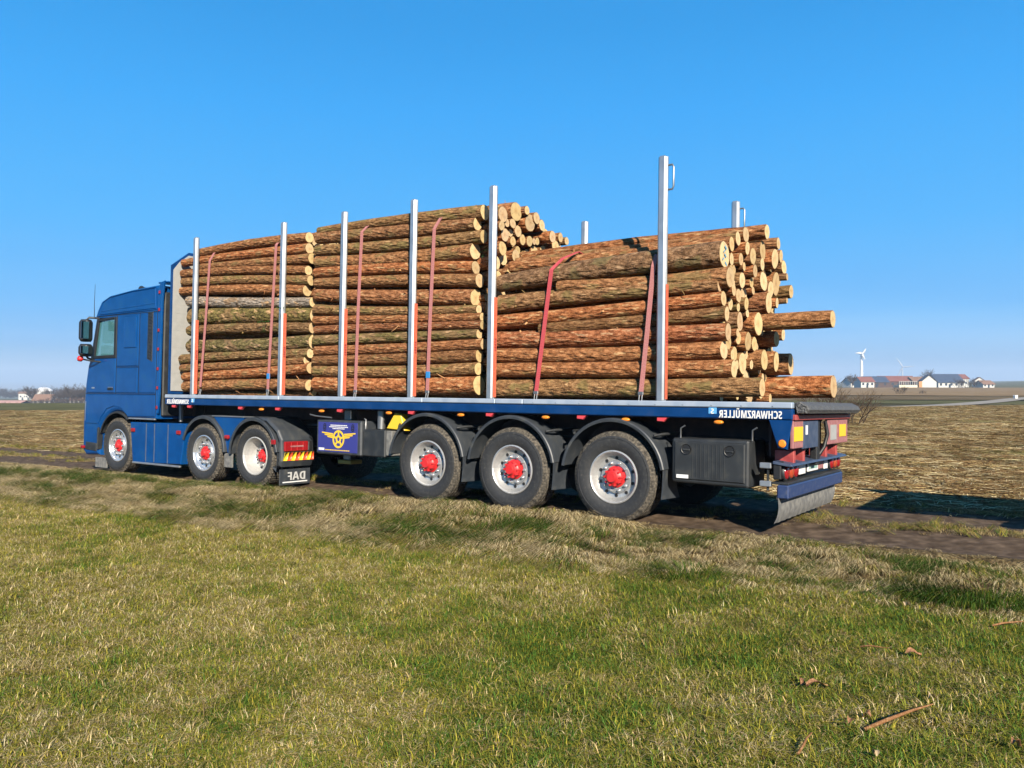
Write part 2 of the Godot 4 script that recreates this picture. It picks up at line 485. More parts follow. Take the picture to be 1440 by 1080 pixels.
func far_strip(n: String, a0: float, a1: float, z0: float, z1: float, m: Material, up: float) -> void:
	var rings := []
	for i in 13:
		var row := PackedVector3Array()
		for j in 25:
			var a := lerpf(a0, a1, float(j) / 24)
			var Z := lerpf(z0, z1, float(i) / 12) * (1.0 + 0.05 * noise2(a * 100.0, z0, 3.0)) 
			var X := a * Z
			row.append(Vector3(X, far_land(X, Z) - 0.25 + up, -Z))
		rings.append(row)
	var st := mb(); skin(st, rings, false)
	struct(n, st, m)

# ------------------------------------------------------------------ grass
func blade(st: SurfaceTool, p: Vector3, dir: Vector3, lean: float, len: float, w: float, c: Color) -> void:
	var side := Vector3(-dir.z, 0, dir.x) * w * 0.5
	var m := p + Vector3.UP * len * (0.62 - lean * 0.25) + dir * len * lean * 0.45
	var t := p + Vector3.UP * len * (1.0 - lean * 0.72) + dir * len * (lean * 1.0)
	st.set_color(c)
	quad(st, p - side, m - side * 0.8, m + side * 0.8, p + side)
	tri(st, m - side * 0.8, t, m + side * 0.8)

func tuft(sd: int, count: int, rad: float, l0: float, l1: float, w: float, lean0: float, lean1: float, cols: Array, comb := Vector3.ZERO) -> ArrayMesh:
	rng.seed = sd
	var st := mb(); st.set_smooth_group(-1)
	for i in count:
		var a := rng.randf() * TAU
		var d := Vector3(cos(a), 0, sin(a))
		if comb != Vector3.ZERO: d = (d * 0.45 + comb).normalized()
		var q := rng.randf() * TAU
		var r := sqrt(rng.randf()) * rad
		var c: Color = cols[rng.randi() % cols.size()]
		var k := rng.randf_range(0.5, 1.3)
		blade(st, Vector3(cos(q) * r, -0.01, sin(q) * r), d, rng.randf_range(lean0, lean1), rng.randf_range(l0, l1), w * rng.randf_range(0.7, 1.3), Color(c.r * k, c.g * k, c.b * k) * K)
	st.generate_normals()
	return st.commit()

func scatter(n: String, meshes: Array, places: Array, m: Material) -> void:
	var lists := []
	for k in meshes.size(): lists.append([])
	for p in places: lists[p[2] % meshes.size()].append(p)
	for k in meshes.size():
		var mm := MultiMesh.new()
		mm.transform_format = MultiMesh.TRANSFORM_3D; mm.use_colors = true; mm.mesh = meshes[k]
		mm.instance_count = lists[k].size()
		for i in lists[k].size():
			mm.set_instance_transform(i, lists[k][i][0]); mm.set_instance_color(i, lists[k][i][1])
		var o := MultiMeshInstance3D.new(); o.name = numbered(n); o.multimesh = mm; o.material_override = m
		o.set_meta("kind", "stuff"); add_child(o, true)

func build_grass() -> void:
	var gm := mat(Color.WHITE, 0.9); gm.vertex_color_use_as_albedo = true
	gm.backlight_enabled = true; gm.backlight = Color(0.3, 0.3, 0.3)
	M.grass = gm
	var olive := Color(0.175, 0.188, 0.03); var yellow := Color(0.31, 0.27, 0.038); var straw := Color(0.38, 0.285, 0.125); var green := Color(0.068, 0.13, 0.021); var brown := Color(0.13, 0.08, 0.035); var pale := Color(0.48, 0.39, 0.22); var dgreen := Color(0.04, 0.078, 0.011)
	var lawn := []
	var mixes := [[green, olive, green, dgreen, olive, yellow], [olive, olive, yellow, green, straw, green], [olive, yellow, straw, olive, olive, straw], [straw, brown, pale, yellow, olive, yellow]]
	for k in mixes.size():
		lawn.append(tuft(10 + k, 50, 0.075, 0.035, 0.1, 0.0036, 0.35, 1.3, mixes[k]))
		lawn.append(tuft(30 + k, 44, 0.08, 0.04, 0.12, 0.0037, 0.6, 1.35, mixes[k]))
	rng.seed = 77
	var places := []
	var tries := 0
	while places.size() < 52000 and tries < 400000:
		tries += 1
		var Z := 2.6 + 12.5 * pow(rng.randf(), 1.5)
		var X := rng.randf_range(-1, 1) * (Z * 0.72 + 0.5)
		var q := sl(X, Z)
		if q.y > meadow_edge(q.x) + 0.25: continue
		var clump := noise2(X, Z, 620.0) + 0.6 * noise2(X + 40.0, Z, 1500.0)
		if clump + rng.randf_range(-0.22, 0.22) < -0.1: continue
		var g := 0.02 + noise2(X, Z, 26.0) * 1.1 + noise2(X, Z, 90.0) * 1.5 + noise2(X, Z, 300.0) * 1.2 + clampf(X * 0.19 + (3.6 - Z) * 0.08, -0.5, 0.6) + rng.randf_range(-0.6, 0.6)
		var v := 0 if g > 0.5 else 1 if g > -0.12 else 2 if g > -0.62 else 3
		var b := Basis(Vector3.UP, rng.randf() * TAU).scaled(Vector3.ONE * rng.randf_range(0.6, 1.15) * (0.9 + 0.4 * noise2(X, Z, 150.0) + 0.7 * clampf(clump, -0.2, 0.6)))
		var t := rng.randf_range(0.65, 1.3)
		places.append([Transform3D(b, Vector3(X, land(q.x, q.y), -Z)), Color(t * rng.randf_range(0.92, 1.08), t, t * rng.randf_range(0.9, 1.1)), v * 2 + (rng.randi() % 2)])
	scatter("lawn_grass", lawn, places, gm)
	var tall := [tuft(61, 26, 0.05, 0.08, 0.17, 0.004, 0.4, 1.1, [green, olive, green, yellow]), tuft(62, 22, 0.06, 0.07, 0.15, 0.0038, 0.6, 1.3, [straw, pale, yellow, straw])]
	places = []
	while places.size() < 2600:
		var Z := 2.6 + 10.0 * pow(rng.randf(), 1.4)
		var X := rng.randf_range(-1, 1) * (Z * 0.72 + 0.5)
		var q := sl(X, Z)
		if q.y > meadow_edge(q.x) or noise2(X, Z, 110.0) + rng.randf_range(-0.2, 0.2) < 0.1: continue
		var t := rng.randf_range(0.7, 1.15)
		places.append([Transform3D(Basis(Vector3.UP, rng.randf() * TAU).scaled(Vector3.ONE * rng.randf_range(0.6, 1.1)), Vector3(X, land(q.x, q.y), -Z)), Color(t, t, t), 0 if rng.randf() < 0.4 + 0.1 * X else 1])
	scatter("tall_meadow_grass", tall, places, gm)
	# long grass combed down the bank
	var comb := Vector3(-0.5707, 0, 0.8211)
	var bank := []
	bank.append(tuft(51, 30, 0.1, 0.13, 0.34, 0.0055, 1.0, 1.34, [straw, pale, straw, pale, brown], comb))
	bank.append(tuft(52, 30, 0.1, 0.13, 0.34, 0.0055, 1.0, 1.34, [straw, yellow, olive, brown, green], comb))
	bank.append(tuft(53, 34, 0.12, 0.13, 0.34, 0.0055, 0.85, 1.3, [dgreen, green, dgreen, green, straw], comb))
	bank.append(tuft(54, 40, 0.09, 0.04, 0.12, 0.004, 0.4, 1.1, [straw, pale, straw, brown]))
	places = []
	for i in 13500:
		var s := rng.randf_range(-5, 24)
		var e := meadow_edge(s)
		var t := rng.randf()
		var l := lerpf(e - 0.15, -0.02, t)
		var p := xz(s, l)
		var g := noise2(s * 0.6, l * 1.8, 75.0) + 0.7 * noise2(s, l * 1.5, 260.0) + rng.randf_range(-0.34, 0.34)
		if t > 0.82: g -= 0.35
		g -= 0.9 * absf(t - 0.55) - 0.12
		var v := 2 if g > 0.22 else 1 if g > 0.04 else 0
		if t > 0.8 and rng.randf() < 0.8: v = 3
		if t < 0.12 and rng.randf() < 0.4: v = 1
		var sc := rng.randf_range(0.55, 1.0) * (0.6 if t > 0.8 else 1.0)
		if l > -0.15 and rng.randf() < 0.5: continue
		if s < 1.6: sc *= 0.72
		if s < 1.6 and l > -0.35 and rng.randf() < 0.75: continue
		var b := Basis(Vector3.UP, rng.randf_range(-0.6, 0.6) + 1.2 * noise2(s, l, 110.0)).scaled(Vector3.ONE * sc)
		var k := rng.randf_range(0.65, 1.5)
		places.append([Transform3D(b, Vector3(p.x, land(s, l), -p.y)), Color(k, k, k), v])
	scatter("long_bank_grass", bank, places, gm)
	# dry grass on the crown of the track and its far verge
	places = []
	for i in 6500:
		var s := rng.randf_range(-6, 30)
		var far := rng.randf() < 0.4
		var l := rng.randf_range(2.8, 3.9) if far else rng.randfn(1.25, 0.24)
		if not far and noise2(s, l, 60.0) + rng.randf_range(-0.3, 0.3) < -0.1: continue
		var p := xz(s, l)
		var k := rng.randf_range(0.75, 1.2)
		places.append([Transform3D(Basis(Vector3.UP, rng.randf() * TAU).scaled(Vector3.ONE * rng.randf_range(0.4, 0.85)), Vector3(p.x, land(s, l), -p.y)), Color(k, k, k), 3 if rng.randf() < 0.8 else 1])
	scatter("verge_grass", bank, places, gm)
	# straw and leaf litter of the harvested maize
	var straws := []
	for k in 4:
		var st := mb(); st.set_smooth_group(-1)
		rng.seed = 90 + k
		for i in 9:
			var a := rng.randf() * TAU
			var d := Vector3(cos(a), rng.randf_range(-0.03, 0.05), sin(a)).normalized()
			var q := Vector3(rng.randf_range(-0.35, 0.35), rng.randf_range(0.0, 0.04), rng.randf_range(-0.35, 0.35))
			var L := rng.randf_range(0.08, 0.36)
			var w := rng.randf_range(0.003, 0.007)
			var u := d.cross(Vector3.UP).normalized() * w
			var c: Color = ([straw, pale, straw * 0.8, brown, brown * 1.5][rng.randi() % 5] as Color) * K
			st.set_color(c)
			var e := q + d * L
			var m := (q + e) * 0.5 + Vector3.UP * rng.randf_range(0.0, 0.02)
			quad(st, q - u, m - u * 1.2, m + u * 1.2 + Vector3.UP * w, q + u + Vector3.UP * w)
			quad(st, m - u * 1.2, e, e + Vector3.UP * w, m + u * 1.2 + Vector3.UP * w)
		st.generate_normals(); straws.append(st.commit())
	places = []
	rng.seed = 5
	while places.size() < 55000:
		var Z := 8.0 + 54.0 * pow(rng.randf(), 1.7)
		var X := rng.randf_range(-1, 1) * (Z * 0.72 + 1.0)
		var q := sl(X, Z)
		if q.y < 3.1: continue
		if q.y < 3.8 and rng.randf() < 0.5: continue
		if noise2(q.x * 0.5, q.y * 2.0, 40.0) + rng.randf_range(-0.4, 0.4) < -0.12: continue
		var k := rng.randf_range(0.85, 1.4) * (1.0 + 0.9 * noise2(q.x * 0.6, q.y * 1.5, 55.0))
		places.append([Transform3D(Basis(Vector3.UP, rng.randf() * TAU).scaled(Vector3(1.0 + Z * 0.012, 0.7, 1.0 + Z * 0.012) * rng.randf_range(0.6, 1.1)), Vector3(X, land(q.x, q.y) + 0.01, -Z)), Color(k, k, k), rng.randi() % 4])
	scatter("maize_straw_litter", straws, places, gm)
	# weeds coming up between the straw
	places = []
	while places.size() < 7000:
		var Z := 9.0 + 52.0 * pow(rng.randf(), 1.5)
		var X := rng.randf_range(-1, 1) * (Z * 0.72 + 1.0)
		var q := sl(X, Z)
		if q.y < 3.3 or noise2(X, Z, 12.0) + 0.4 * noise2(X, Z, 60.0) + rng.randf_range(-0.15, 0.15) < 0.04: continue
		places.append([Transform3D(Basis(Vector3.UP, rng.randf() * TAU).scaled(Vector3(1.3 + Z * 0.03, 0.6, 1.3 + Z * 0.03) * rng.randf_range(0.6, 1.1)), Vector3(X, land(q.x, q.y), -Z)), Color.WHITE * rng.randf_range(0.8, 1.2), 2 + (rng.randi() % 3)])
	scatter("field_weeds", lawn, places, gm)
	# a thick green tussock beside the track and its smaller neighbours
	for d in [[3.7, 6.3, 0.42, 420, "broad dark green grass tussock on the bank near the dirt track"], [1.52, 7.15, 0.2, 120, "small dark grass tussock on the bank below the rearmost wheel"]]:
		var st := mb(); st.set_smooth_group(-1)
		rng.seed = int(d[3])
		for i in int(d[3]) * 6:
			var a := rng.randf() * TAU
			var r: float = sqrt(rng.randf()) * d[2]
			var c: Color = [dgreen, dgreen, dgreen, green, olive][rng.randi() % 5]
			blade(st, Vector3(cos(a) * r * 1.5, 0, sin(a) * r), (Vector3(cos(a), 0, sin(a)) + comb * 0.8).normalized(), rng.randf_range(0.5, 1.2), rng.randf_range(0.12, 0.3), 0.005, c * rng.randf_range(0.7, 1.2) * K)
		var o := part(self, numbered("grass_tussock"), st, gm)
		o.position = Vector3(d[0], land_at(d[0], d[1]) - 0.01, -d[1])
		tag(o, d[4], "grass")

func ground_pt(x: float, y: float, Y: float) -> Vector3:   # where a point of the ground lies, from bearings measured once
	var Z := (1.59 - Y) * 1130.0 / (y - 540.0)
	return Vector3((x - 720.0) / 1130.0 * Z, Y, -Z)

func build_litter() -> void:
	var leafm := tri_mat([[0.2, lin(0.14, 0.055, 0.02)], [0.5, lin(0.23, 0.1, 0.04)], [0.8, lin(0.36, 0.2, 0.09)]], 0.04, 8.0, 0.8)
	var palem := tri_mat([[0.2, lin(0.32, 0.22, 0.11)], [0.8, lin(0.5, 0.38, 0.22)]], 0.04, 8.0, 0.8)
	var leaves := [[1150, 968, 0.16, 0.05, 0.4, leafm, "rust brown curled strip of bark lying in the green grass", "bark strip"], [1128, 962, 0.1, 0.03, 1.2, leafm, "short rust brown bark shred beside the curled strip", "bark strip"],
		[1276, 856, 0.07, 0.04, 0.7, palem, "cream dry leaf standing on edge near the green tussock", "leaf"], [1222, 838, 0.05, 0.03, 0.2, palem, "small pale dry leaf in the yellow grass by the track", "leaf"],
		[1285, 930, 0.1, 0.045, 0.0, leafm, "tan dry leaf lying flat in the middle of the green grass", "leaf"], [1197, 1022, 0.06, 0.04, 0.9, leafm, "brown crumpled leaf at the end of the peeled stick", "leaf"],
		[1232, 1070, 0.055, 0.03, 1.3, palem, "cream dry leaf at the near edge of the meadow", "leaf"], [1218, 1015, 0.05, 0.035, 2.2, leafm, "tiny brown leaf above the peeled stick", "leaf"],
		[1312, 992, 0.05, 0.03, 0.3, palem, "pale leaf scrap right of the peeled stick's upper end", "leaf"], [1430, 1062, 0.05, 0.04, 0.3, leafm, "brown leaf at the corner of the meadow nearest the camera", "leaf"], [1140, 923, 0.03, 0.025, 0.0, palem, "pale wood chip in the grass above the rust brown bark", "wood chip"]]
	rng.seed = 31
	for d in leaves:
		var st := mb(); st.set_smooth_group(1)
		var rings := []
		for i in 6:
			var u := float(i) / 5
			var wd: float = d[3] * sin(PI * (0.12 + 0.8 * u)) * rng.randf_range(0.75, 1.15)
			var row := PackedVector3Array()
			for j in 4:
				var v := float(j) / 3 - 0.5
				row.append(Vector3((u - 0.5) * d[2], d[3] * 0.9 * v * v + 0.02 * sin(u * 5.0) + rng.randf_range(-0.004, 0.004), v * wd))
			rings.append(row)
		skin(st, rings, false)
		var o := part(self, numbered(String(d[7]).replace(" ", "_")), st, d[5])
		var p := ground_pt(d[0], d[1], -0.1)
		o.position = Vector3(p.x, land_at(p.x, -p.z) + 0.06, p.z)
		o.rotation = Vector3(rng.randf_range(-0.3, 0.3), d[4], rng.randf_range(-0.3, 0.3))
		tag(o, d[6], d[7])
	var stickm := tri_mat([[0.2, lin(0.15, 0.07, 0.03)], [0.6, lin(0.24, 0.12, 0.055)], [0.85, lin(0.4, 0.26, 0.14)]], 0.04, 6.0, 0.85)
	for d in [[1215, 1034, 1312, 1008, 0.009, "peeled reddish stick lying in the grass nearest the camera"], [1395, 886, 1440, 884, 0.007, "pale stick lying in the dry grass below the green tussock"], [1122, 1066, 1142, 1044, 0.006, "dark red twig half hidden in the near grass"], [1210, 917, 1250, 926, 0.005, "thin brown twig lying above the tan leaf"]]:
		var a := ground_pt(d[0], d[1], -0.1)
		var b := ground_pt(d[2], d[3], -0.1)
		a.y = land_at(a.x, -a.z) + 0.055; b.y = land_at(b.x, -b.z) + 0.08
		var st := mb()
		tube(st, [Vector3.ZERO, (b - a) * 0.3 + Vector3(0, 0.012, 0.01), (b - a) * 0.7 + Vector3(0, 0.0, -0.012), b - a], [d[4], d[4] * 1.1, d[4] * 0.8, d[4] * 0.4], 7)
		var o := part(self, numbered("stick"), st, stickm); o.position = a
		tag(o, d[5], "stick")

# ------------------------------------------------------------------ wheels (outer face towards -z)
func make_wheel(parent: Node3D, s: float, y: float, l: float, R: float, width: float, kind: String, outward := -1.0) -> void:
	var w := pnode(parent, "wheel", Vector3(s, y, l))
	if outward > 0: w.rotation.y = PI
	var rb := 0.305
	if not M.has("wheel_" + kind):
		var k := R / 0.54
		var b := width
		var st := mb()
		lathe(st, [Vector2(rb - 0.01, 0.05), Vector2(rb + 0.012, 0.03), Vector2(rb + 0.05, 0.012), Vector2(rb + 0.11 * k, 0.0), Vector2(R - 0.075, 0.006), Vector2(R - 0.058, 0.011)], 56)
		lathe(st, [Vector2(R - 0.03, b - 0.03), Vector2(rb + 0.1, b), Vector2(rb - 0.02, b - 0.05)], 40)
		# raised lines on the sidewall
		lathe(st, [Vector2(R - 0.085, 0.0055), Vector2(R - 0.083, -0.0005), Vector2(R - 0.077, -0.0005), Vector2(R - 0.075, 0.0065)], 56)
		st.generate_normals()
		var tr := mb()
		var prof := [Vector2(R - 0.058, 0.011), Vector2(R - 0.045, 0.016), Vector2(R - 0.04, 0.024), Vector2(R - 0.022, 0.03), Vector2(R - 0.01, 0.042), Vector2(R - 0.002, 0.06)]
		for g in 4:
			var z := 0.06 + (b - 0.12) * (g + 0.5) / 4.0
			prof += [Vector2(R, z - 0.01), Vector2(R - 0.016, z - 0.006), Vector2(R - 0.016, z + 0.006), Vector2(R, z + 0.01)]
		prof += [Vector2(R - 0.002, b - 0.06), Vector2(R - 0.03, b - 0.03)]
		lathe(tr, prof, 56)
		if kind == "drive" or kind == "steer" or kind == "lift":
			for j in 60:
				var t := Transform3D(Basis(Vector3.BACK, TAU * j / 60), Vector3.ZERO)
				box(tr, Vector3(R - 0.03, -0.016, 0.03), Vector3(R + 0.001, 0.012, 0.062), 0.003, t)
				if kind == "drive": box(tr, Vector3(R - 0.01, -0.016, 0.075), Vector3(R + 0.006, 0.012, b * 0.46), 0.003, t)
		tr.generate_normals()
		var rm := mb()
		var depth: float = {"trailer": 0.115, "steer": 0.075, "lift": 0.085, "drive": 0.24}[kind]
		lathe(rm, [Vector2(rb + 0.012, 0.034), Vector2(rb + 0.009, 0.022), Vector2(rb - 0.004, 0.018), Vector2(rb - 0.014, 0.026), Vector2(rb - 0.022, 0.05), Vector2(rb - 0.046, depth - 0.02), Vector2(rb - 0.06, depth), Vector2(0.205, depth + 0.006), Vector2(0.185, depth - 0.012), Vector2(0.135, depth - 0.012), Vector2(0.0, depth - 0.012)], 48)
		rm.generate_normals()
		var ho := mb()
		for j in (10 if kind != "drive" else 8):
			var a := TAU * (j + 0.5) / (10 if kind != "drive" else 8)
			lathe(ho, [Vector2(0.021, depth + 0.004), Vector2(0.02, depth - 0.004), Vector2(0.0, depth - 0.001)], 12, Vector3(cos(a) * 0.222, sin(a) * 0.222, 0))
		ho.generate_normals()
		var nu := mb()
		var nut_n := 10
		for j in nut_n:
			var a := TAU * j / nut_n
			lathe(nu, [Vector2(0.0, depth - 0.065), Vector2(0.012, depth - 0.062), Vector2(0.017, depth - 0.05), Vector2(0.018, depth - 0.012)], 8, Vector3(cos(a) * 0.165, sin(a) * 0.165, 0))
		if kind != "drive":
			lathe(nu, [Vector2(0.142, depth - 0.011), Vector2(0.144, depth - 0.03), Vector2(0.186, depth - 0.03), Vector2(0.196, depth - 0.012)], 40)
		nu.generate_normals()
		var hb := mb()
		var hr := 0.1 if kind != "trailer" else 0.108
		var reach := -0.035 if kind == "trailer" else 0.0 if kind != "drive" else 0.13
		lathe(hb, [Vector2(0.0, reach), Vector2(hr * 0.5, reach), Vector2(hr * 0.56, reach + 0.012), Vector2(hr * 0.6, reach + 0.035), Vector2(hr * 0.9, reach + 0.05), Vector2(hr, reach + 0.062), Vector2(hr, depth - 0.03), Vector2(hr + 0.02, depth - 0.025), Vector2(hr + 0.02, depth - 0.01)], 32)
		for j in 10:
			var a := TAU * j / 10
			lathe(hb, [Vector2(0.0, reach + 0.032), Vector2(0.013, reach + 0.034), Vector2(0.014, depth)], 8, Vector3(cos(a) * hr * 0.92, sin(a) * hr * 0.92, 0))
		hb.generate_normals()
		M["wheel_" + kind] = [st.commit(), tr.commit(), rm.commit(), ho.commit(), nu.commit(), hb.commit()]
	var ms: Array = M["wheel_" + kind]
	part(w, "tyre", ms[0], M.sidewall)
	part(w, "tread", ms[1], M.tread)
	part(w, "rim", ms[2], M.rim_grey if kind == "drive" else M.chrome if kind != "trailer" else M.alloy)
	part(w, "hand_hole", ms[3], M.black).set_meta("kind", "stuff")
	part(w, "wheel_nut", ms[4], M.chrome).set_meta("kind", "stuff")
	part(w, "hub", ms[5], M.hub)

func arc_fender(parent: Node3D, n: String, s: float, y: float, R: float, a0: float, a1: float, l0: float, l1: float, m: Material, lip := 0.035) -> MeshInstance3D:
	var st := mb()
	var rings := []
	for i in 25:
		var a := deg_to_rad(lerpf(a0, a1, i / 24.0))
		var e := Vector3(cos(a), sin(a), 0)
		var row := PackedVector3Array()
		for q in [[R - lip, l0 + 0.004], [R - 0.006, l0], [R + 0.006, l0 + 0.01], [R + 0.012, l0 + 0.05], [R + 0.012, l1], [R, l1], [R, l0 + 0.03], [R - lip, l0 + 0.016]]:
			row.append(Vector3(s, y, 0) + e * q[0] + Vector3(0, 0, q[1]))
		rings.append(row)
	for j in 8:
		var strip := []
		for r in rings: strip.append(PackedVector3Array([r[j], r[(j + 1) % 8]]))
		skin(st, strip, false, 2 + j)
	cap(st, rings[0]); cap(st, rings[-1], true)
	return part(parent, n, st, m)

# ------------------------------------------------------------------ the trailer
func truck_xf() -> Transform3D:
	return Transform3D(TB, TO)

func build_trailer() -> void:
	var t := thing("semi_trailer", "blue flatbed timber semi-trailer with three axles, silver stakes and mirrored lettering", "trailer", truck_xf())
	var mir := Basis(Vector3(1, 0, 0), Vector3(0, 1, 0), Vector3(0, 0, -1))
	# deck and side beam
	for k in 27:
		bx(t, "deck_board", Vector3(0.02 + k * 0.4133, 1.34, 0.06), Vector3(0.425 + k * 0.4133, 1.385, 2.48), M.dark, 0.004)
	for side in 2:
		var z0 := 0.0 if side == 0 else 2.44
		var joints := [0.0, 3.33, 3.76, 5.0, 8.02, 11.18]
		for k in joints.size() - 1:
			bx(t, "edge_strip", Vector3(joints[k] + 0.003, 1.337, z0), Vector3(joints[k + 1] - 0.003, 1.402, z0 + 0.1), M.alu_strip, 0.01)
		bx(t, "side_beam", Vector3(0.0, 1.218, z0 + 0.012), Vector3(11.18, 1.334, z0 + 0.1), M.tblue, 0.012)
		pr(t, "corner_gusset", [0.002, 1.216, 0.245, 1.216, 0.15, 0.93, 0.055, 0.915], z0 + 0.014, z0 + 0.08, M.tblue, 0.008)
	for k in 10:
		var riv := mb()
		lathe(riv, [Vector2(0, -0.004), Vector2(0.008, -0.003), Vector2(0.01, 0.002)], 10, Vector3(0.2 + k * 0.33, 1.36, 0))
		part(t, "rivet", riv, M.alu)
	lettering(t, "lettering", "SCHWARZMÜLLER", 0.078, mir * Basis.from_scale(Vector3(0.72, 1, 1)), Vector3(0.44, 1.268, 0.009), M.white)
	lettering(t, "lettering", "SCHWARZMÜLLER", 0.075, mir * Basis.from_scale(Vector3(0.74, 1, 1)), Vector3(10.78, 1.275, 0.009), M.white)
	for p in [0.85, 10.33]:
		bx(t, "emblem", Vector3(p - 0.045, 1.268, 0.006), Vector3(p + 0.045, 1.335, 0.016), M.sticker, 0.002)
		lettering(t, "emblem_letter", "S", 0.055, mir, Vector3(p, 1.295, 0.004), M.white)
	# hooks and side lamps under the beam
	for s in [10.94, 10.47, 9.03, 8.08, 6.66, 5.23, 3.87, 2.5, 1.455]:
		pr(t, "lashing_hook", [s - 0.075, 1.216, s + 0.06, 1.216, s + 0.06, 1.17, s - 0.02, 1.165], 0.03, 0.09, M.hook_red, 0.008)
	for s in [8.49, 7.06, 5.66, 4.35, 3.01, 1.91, 0.794]:
		var st := mb()
		var rings := []
		for k in 4:
			var row := PackedVector3Array()
			for j in 16:
				var a := TAU * j / 16
				var q: Array = [[0.055, 0.02], [0.052, 0.0], [0.04, -0.012], [0.012, -0.016]][k]
				row.append(Vector3(s + cos(a) * q[0], 1.178 + sin(a) * q[0] * 0.42, 0.03 + q[1]))
			rings.append(row)
		skin(st, rings); cap(st, rings[-1], true)
		part(t, "side_lamp", st, M.amber)
	# stakes
	var posts := [10.37, 8.02, 6.635, 5.24, 3.86, 1.465]
	for i in posts.size():
		for side in 2:
			var z := 0.004 if side == 0 else 2.41
			var s: float = posts[i]
			var st := mb()
			box(st, Vector3(s - 0.042, 1.39, z), Vector3(s + 0.058, 4.19, z + 0.08), 0.02)
			box(st, Vector3(s - 0.05, 1.39, z + 0.03), Vector3(s - 0.04, 4.18, z + 0.06), 0.003)
			var stake := part(t, "stake", st, M.alu)
			var sm := mb()
			box(sm, Vector3(s - 0.0565, 1.42, z + 0.012), Vector3(s - 0.0515, 2.72, z + 0.078), 0.001)
			part(stake, "red_strip", sm, M.orange_red)
			var tx := mb()
			for q in 5: box(tx, Vector3(s - 0.0585, 2.02 + q * 0.035, z + 0.03), Vector3(s - 0.0567, 2.045 + q * 0.035, z + 0.065), 0.0)
			part(stake, "print_mark", tx, M.red)
			if i == 5:
				var h := mb()
				var zc := z + 0.05
				tube(h, [Vector3(s - 0.05, 4.08, zc), Vector3(s - 0.1, 4.08, zc), Vector3(s - 0.115, 4.05, zc), Vector3(s - 0.115, 3.83, zc), Vector3(s - 0.1, 3.8, zc), Vector3(s - 0.05, 3.8, zc)], 0.011, 8)
				part(stake, "handle", h, M.steel)
	# headboard
	var hb := mb()
	prism(hb, pl([0.0, 1.41, 0.0, 3.75, 0.35, 4.03, 2.15, 4.03, 2.5, 3.75, 2.5, 1.41]), 0.0, 0.03, 0.006)
	var hn := part(t, "headboard", hb, M.tblue); hn.transform = Transform3D(Basis(Vector3(0, 0, 1), Vector3.UP, Vector3(-1, 0, 0)), Vector3(11.088, 0, 0))
	var edge := func(y): return 0.035 + maxf(0.0, (y - 3.73) * 1.25)
	for k in 16:
		var y0 := 1.47 + k * 0.157
		var y1: float = min(y0 + 0.1562, 3.97)
		var pk := pr(t, "headboard_plank", [edge.call(y0), y0, edge.call(y1), y1, 2.5 - edge.call(y1), y1, 2.5 - edge.call(y0), y0], 0.0, 0.02, M.plank_alu, 0.0006)
		pk.transform = Transform3D(Basis(Vector3(0, 0, 1), Vector3.UP, Vector3(-1, 0, 0)), Vector3(11.057, 0, 0))
	# rear end
	var rb := mb()
	prism(rb, pl([0.0, 1.40, -0.05, 1.412, -0.13, 1.372, -0.15, 1.33, -0.12, 1.29, -0.02, 1.285]), 0.07, 2.5, 0.012)
	part(t, "rubber_roll", rb, M.roll)
	bx(t, "rear_beam", Vector3(-0.03, 1.218, 0.03), Vector3(0.02, 1.275, 2.5), M.red, 0.006)
	bx(t, "rear_frame", Vector3(-0.004, 0.925, 0.03), Vector3(0.03, 1.214, 0.4), M.pale_red, 0.006)
	bx(t, "reflector_plate", Vector3(-0.012, 1.0, 0.05), Vector3(-0.005, 1.15, 0.37), M.yellow, 0.001)
	bx(t, "rear_panel", Vector3(-0.002, 0.91, 0.41), Vector3(0.03, 1.21, 1.03), M.slate, 0.006)
	bx(t, "print_mark", Vector3(-0.006, 1.06, 0.5), Vector3(-0.0025, 1.16, 0.58), M.white, 0.0)
	bx(t, "bracket", Vector3(0.02, 0.7, 1.06), Vector3(0.1, 1.21, 1.2), M.black, 0.01)
	var hose := mb(); tube(hose, [Vector3(-0.01, 1.2, 1.3), Vector3(-0.03, 1.05, 1.33), Vector3(0.0, 0.9, 1.3), Vector3(0.05, 0.8, 1.25)], 0.022, 8)
	part(t, "hose", hose, M.black)
	bx(t, "rear_frame", Vector3(-0.006, 0.92, 1.45), Vector3(0.03, 1.214, 1.92), M.pale_red, 0.006)
	bx(t, "data_plate", Vector3(-0.012, 0.97, 1.56), Vector3(-0.007, 1.15, 1.85), M.plank_alu, 0.001)
	bx(t, "rear_frame", Vector3(-0.004, 0.92, 1.925), Vector3(0.03, 1.214, 2.46), M.pale_red, 0.006)
	bx(t, "reflector_plate", Vector3(-0.012, 1.0, 2.02), Vector3(-0.005, 1.15, 2.34), M.yellow, 0.001)
	var am := mb(); lathe(am, [Vector2(0, -0.014), Vector2(0.03, -0.012), Vector2(0.042, 0.0), Vector2(0.042, 0.02)], 20, Vector3(0.105, 0.975, 0.012))
	part(t, "side_lamp", am, M.amber)
	# lamp bar, bumper, rubber curtain
	var lb := pnode(t, "lamp_bar")
	pr(lb, "cover", [0.2, 0.79, 0.02, 0.765, 0.0, 0.745, 0.02, 0.738, 0.2, 0.76], 0.02, 2.46, M.slate, 0.004)
	bx(lb, "housing", Vector3(0.12, 0.6, 0.03), Vector3(0.2, 0.755, 2.46), M.black, 0.01)
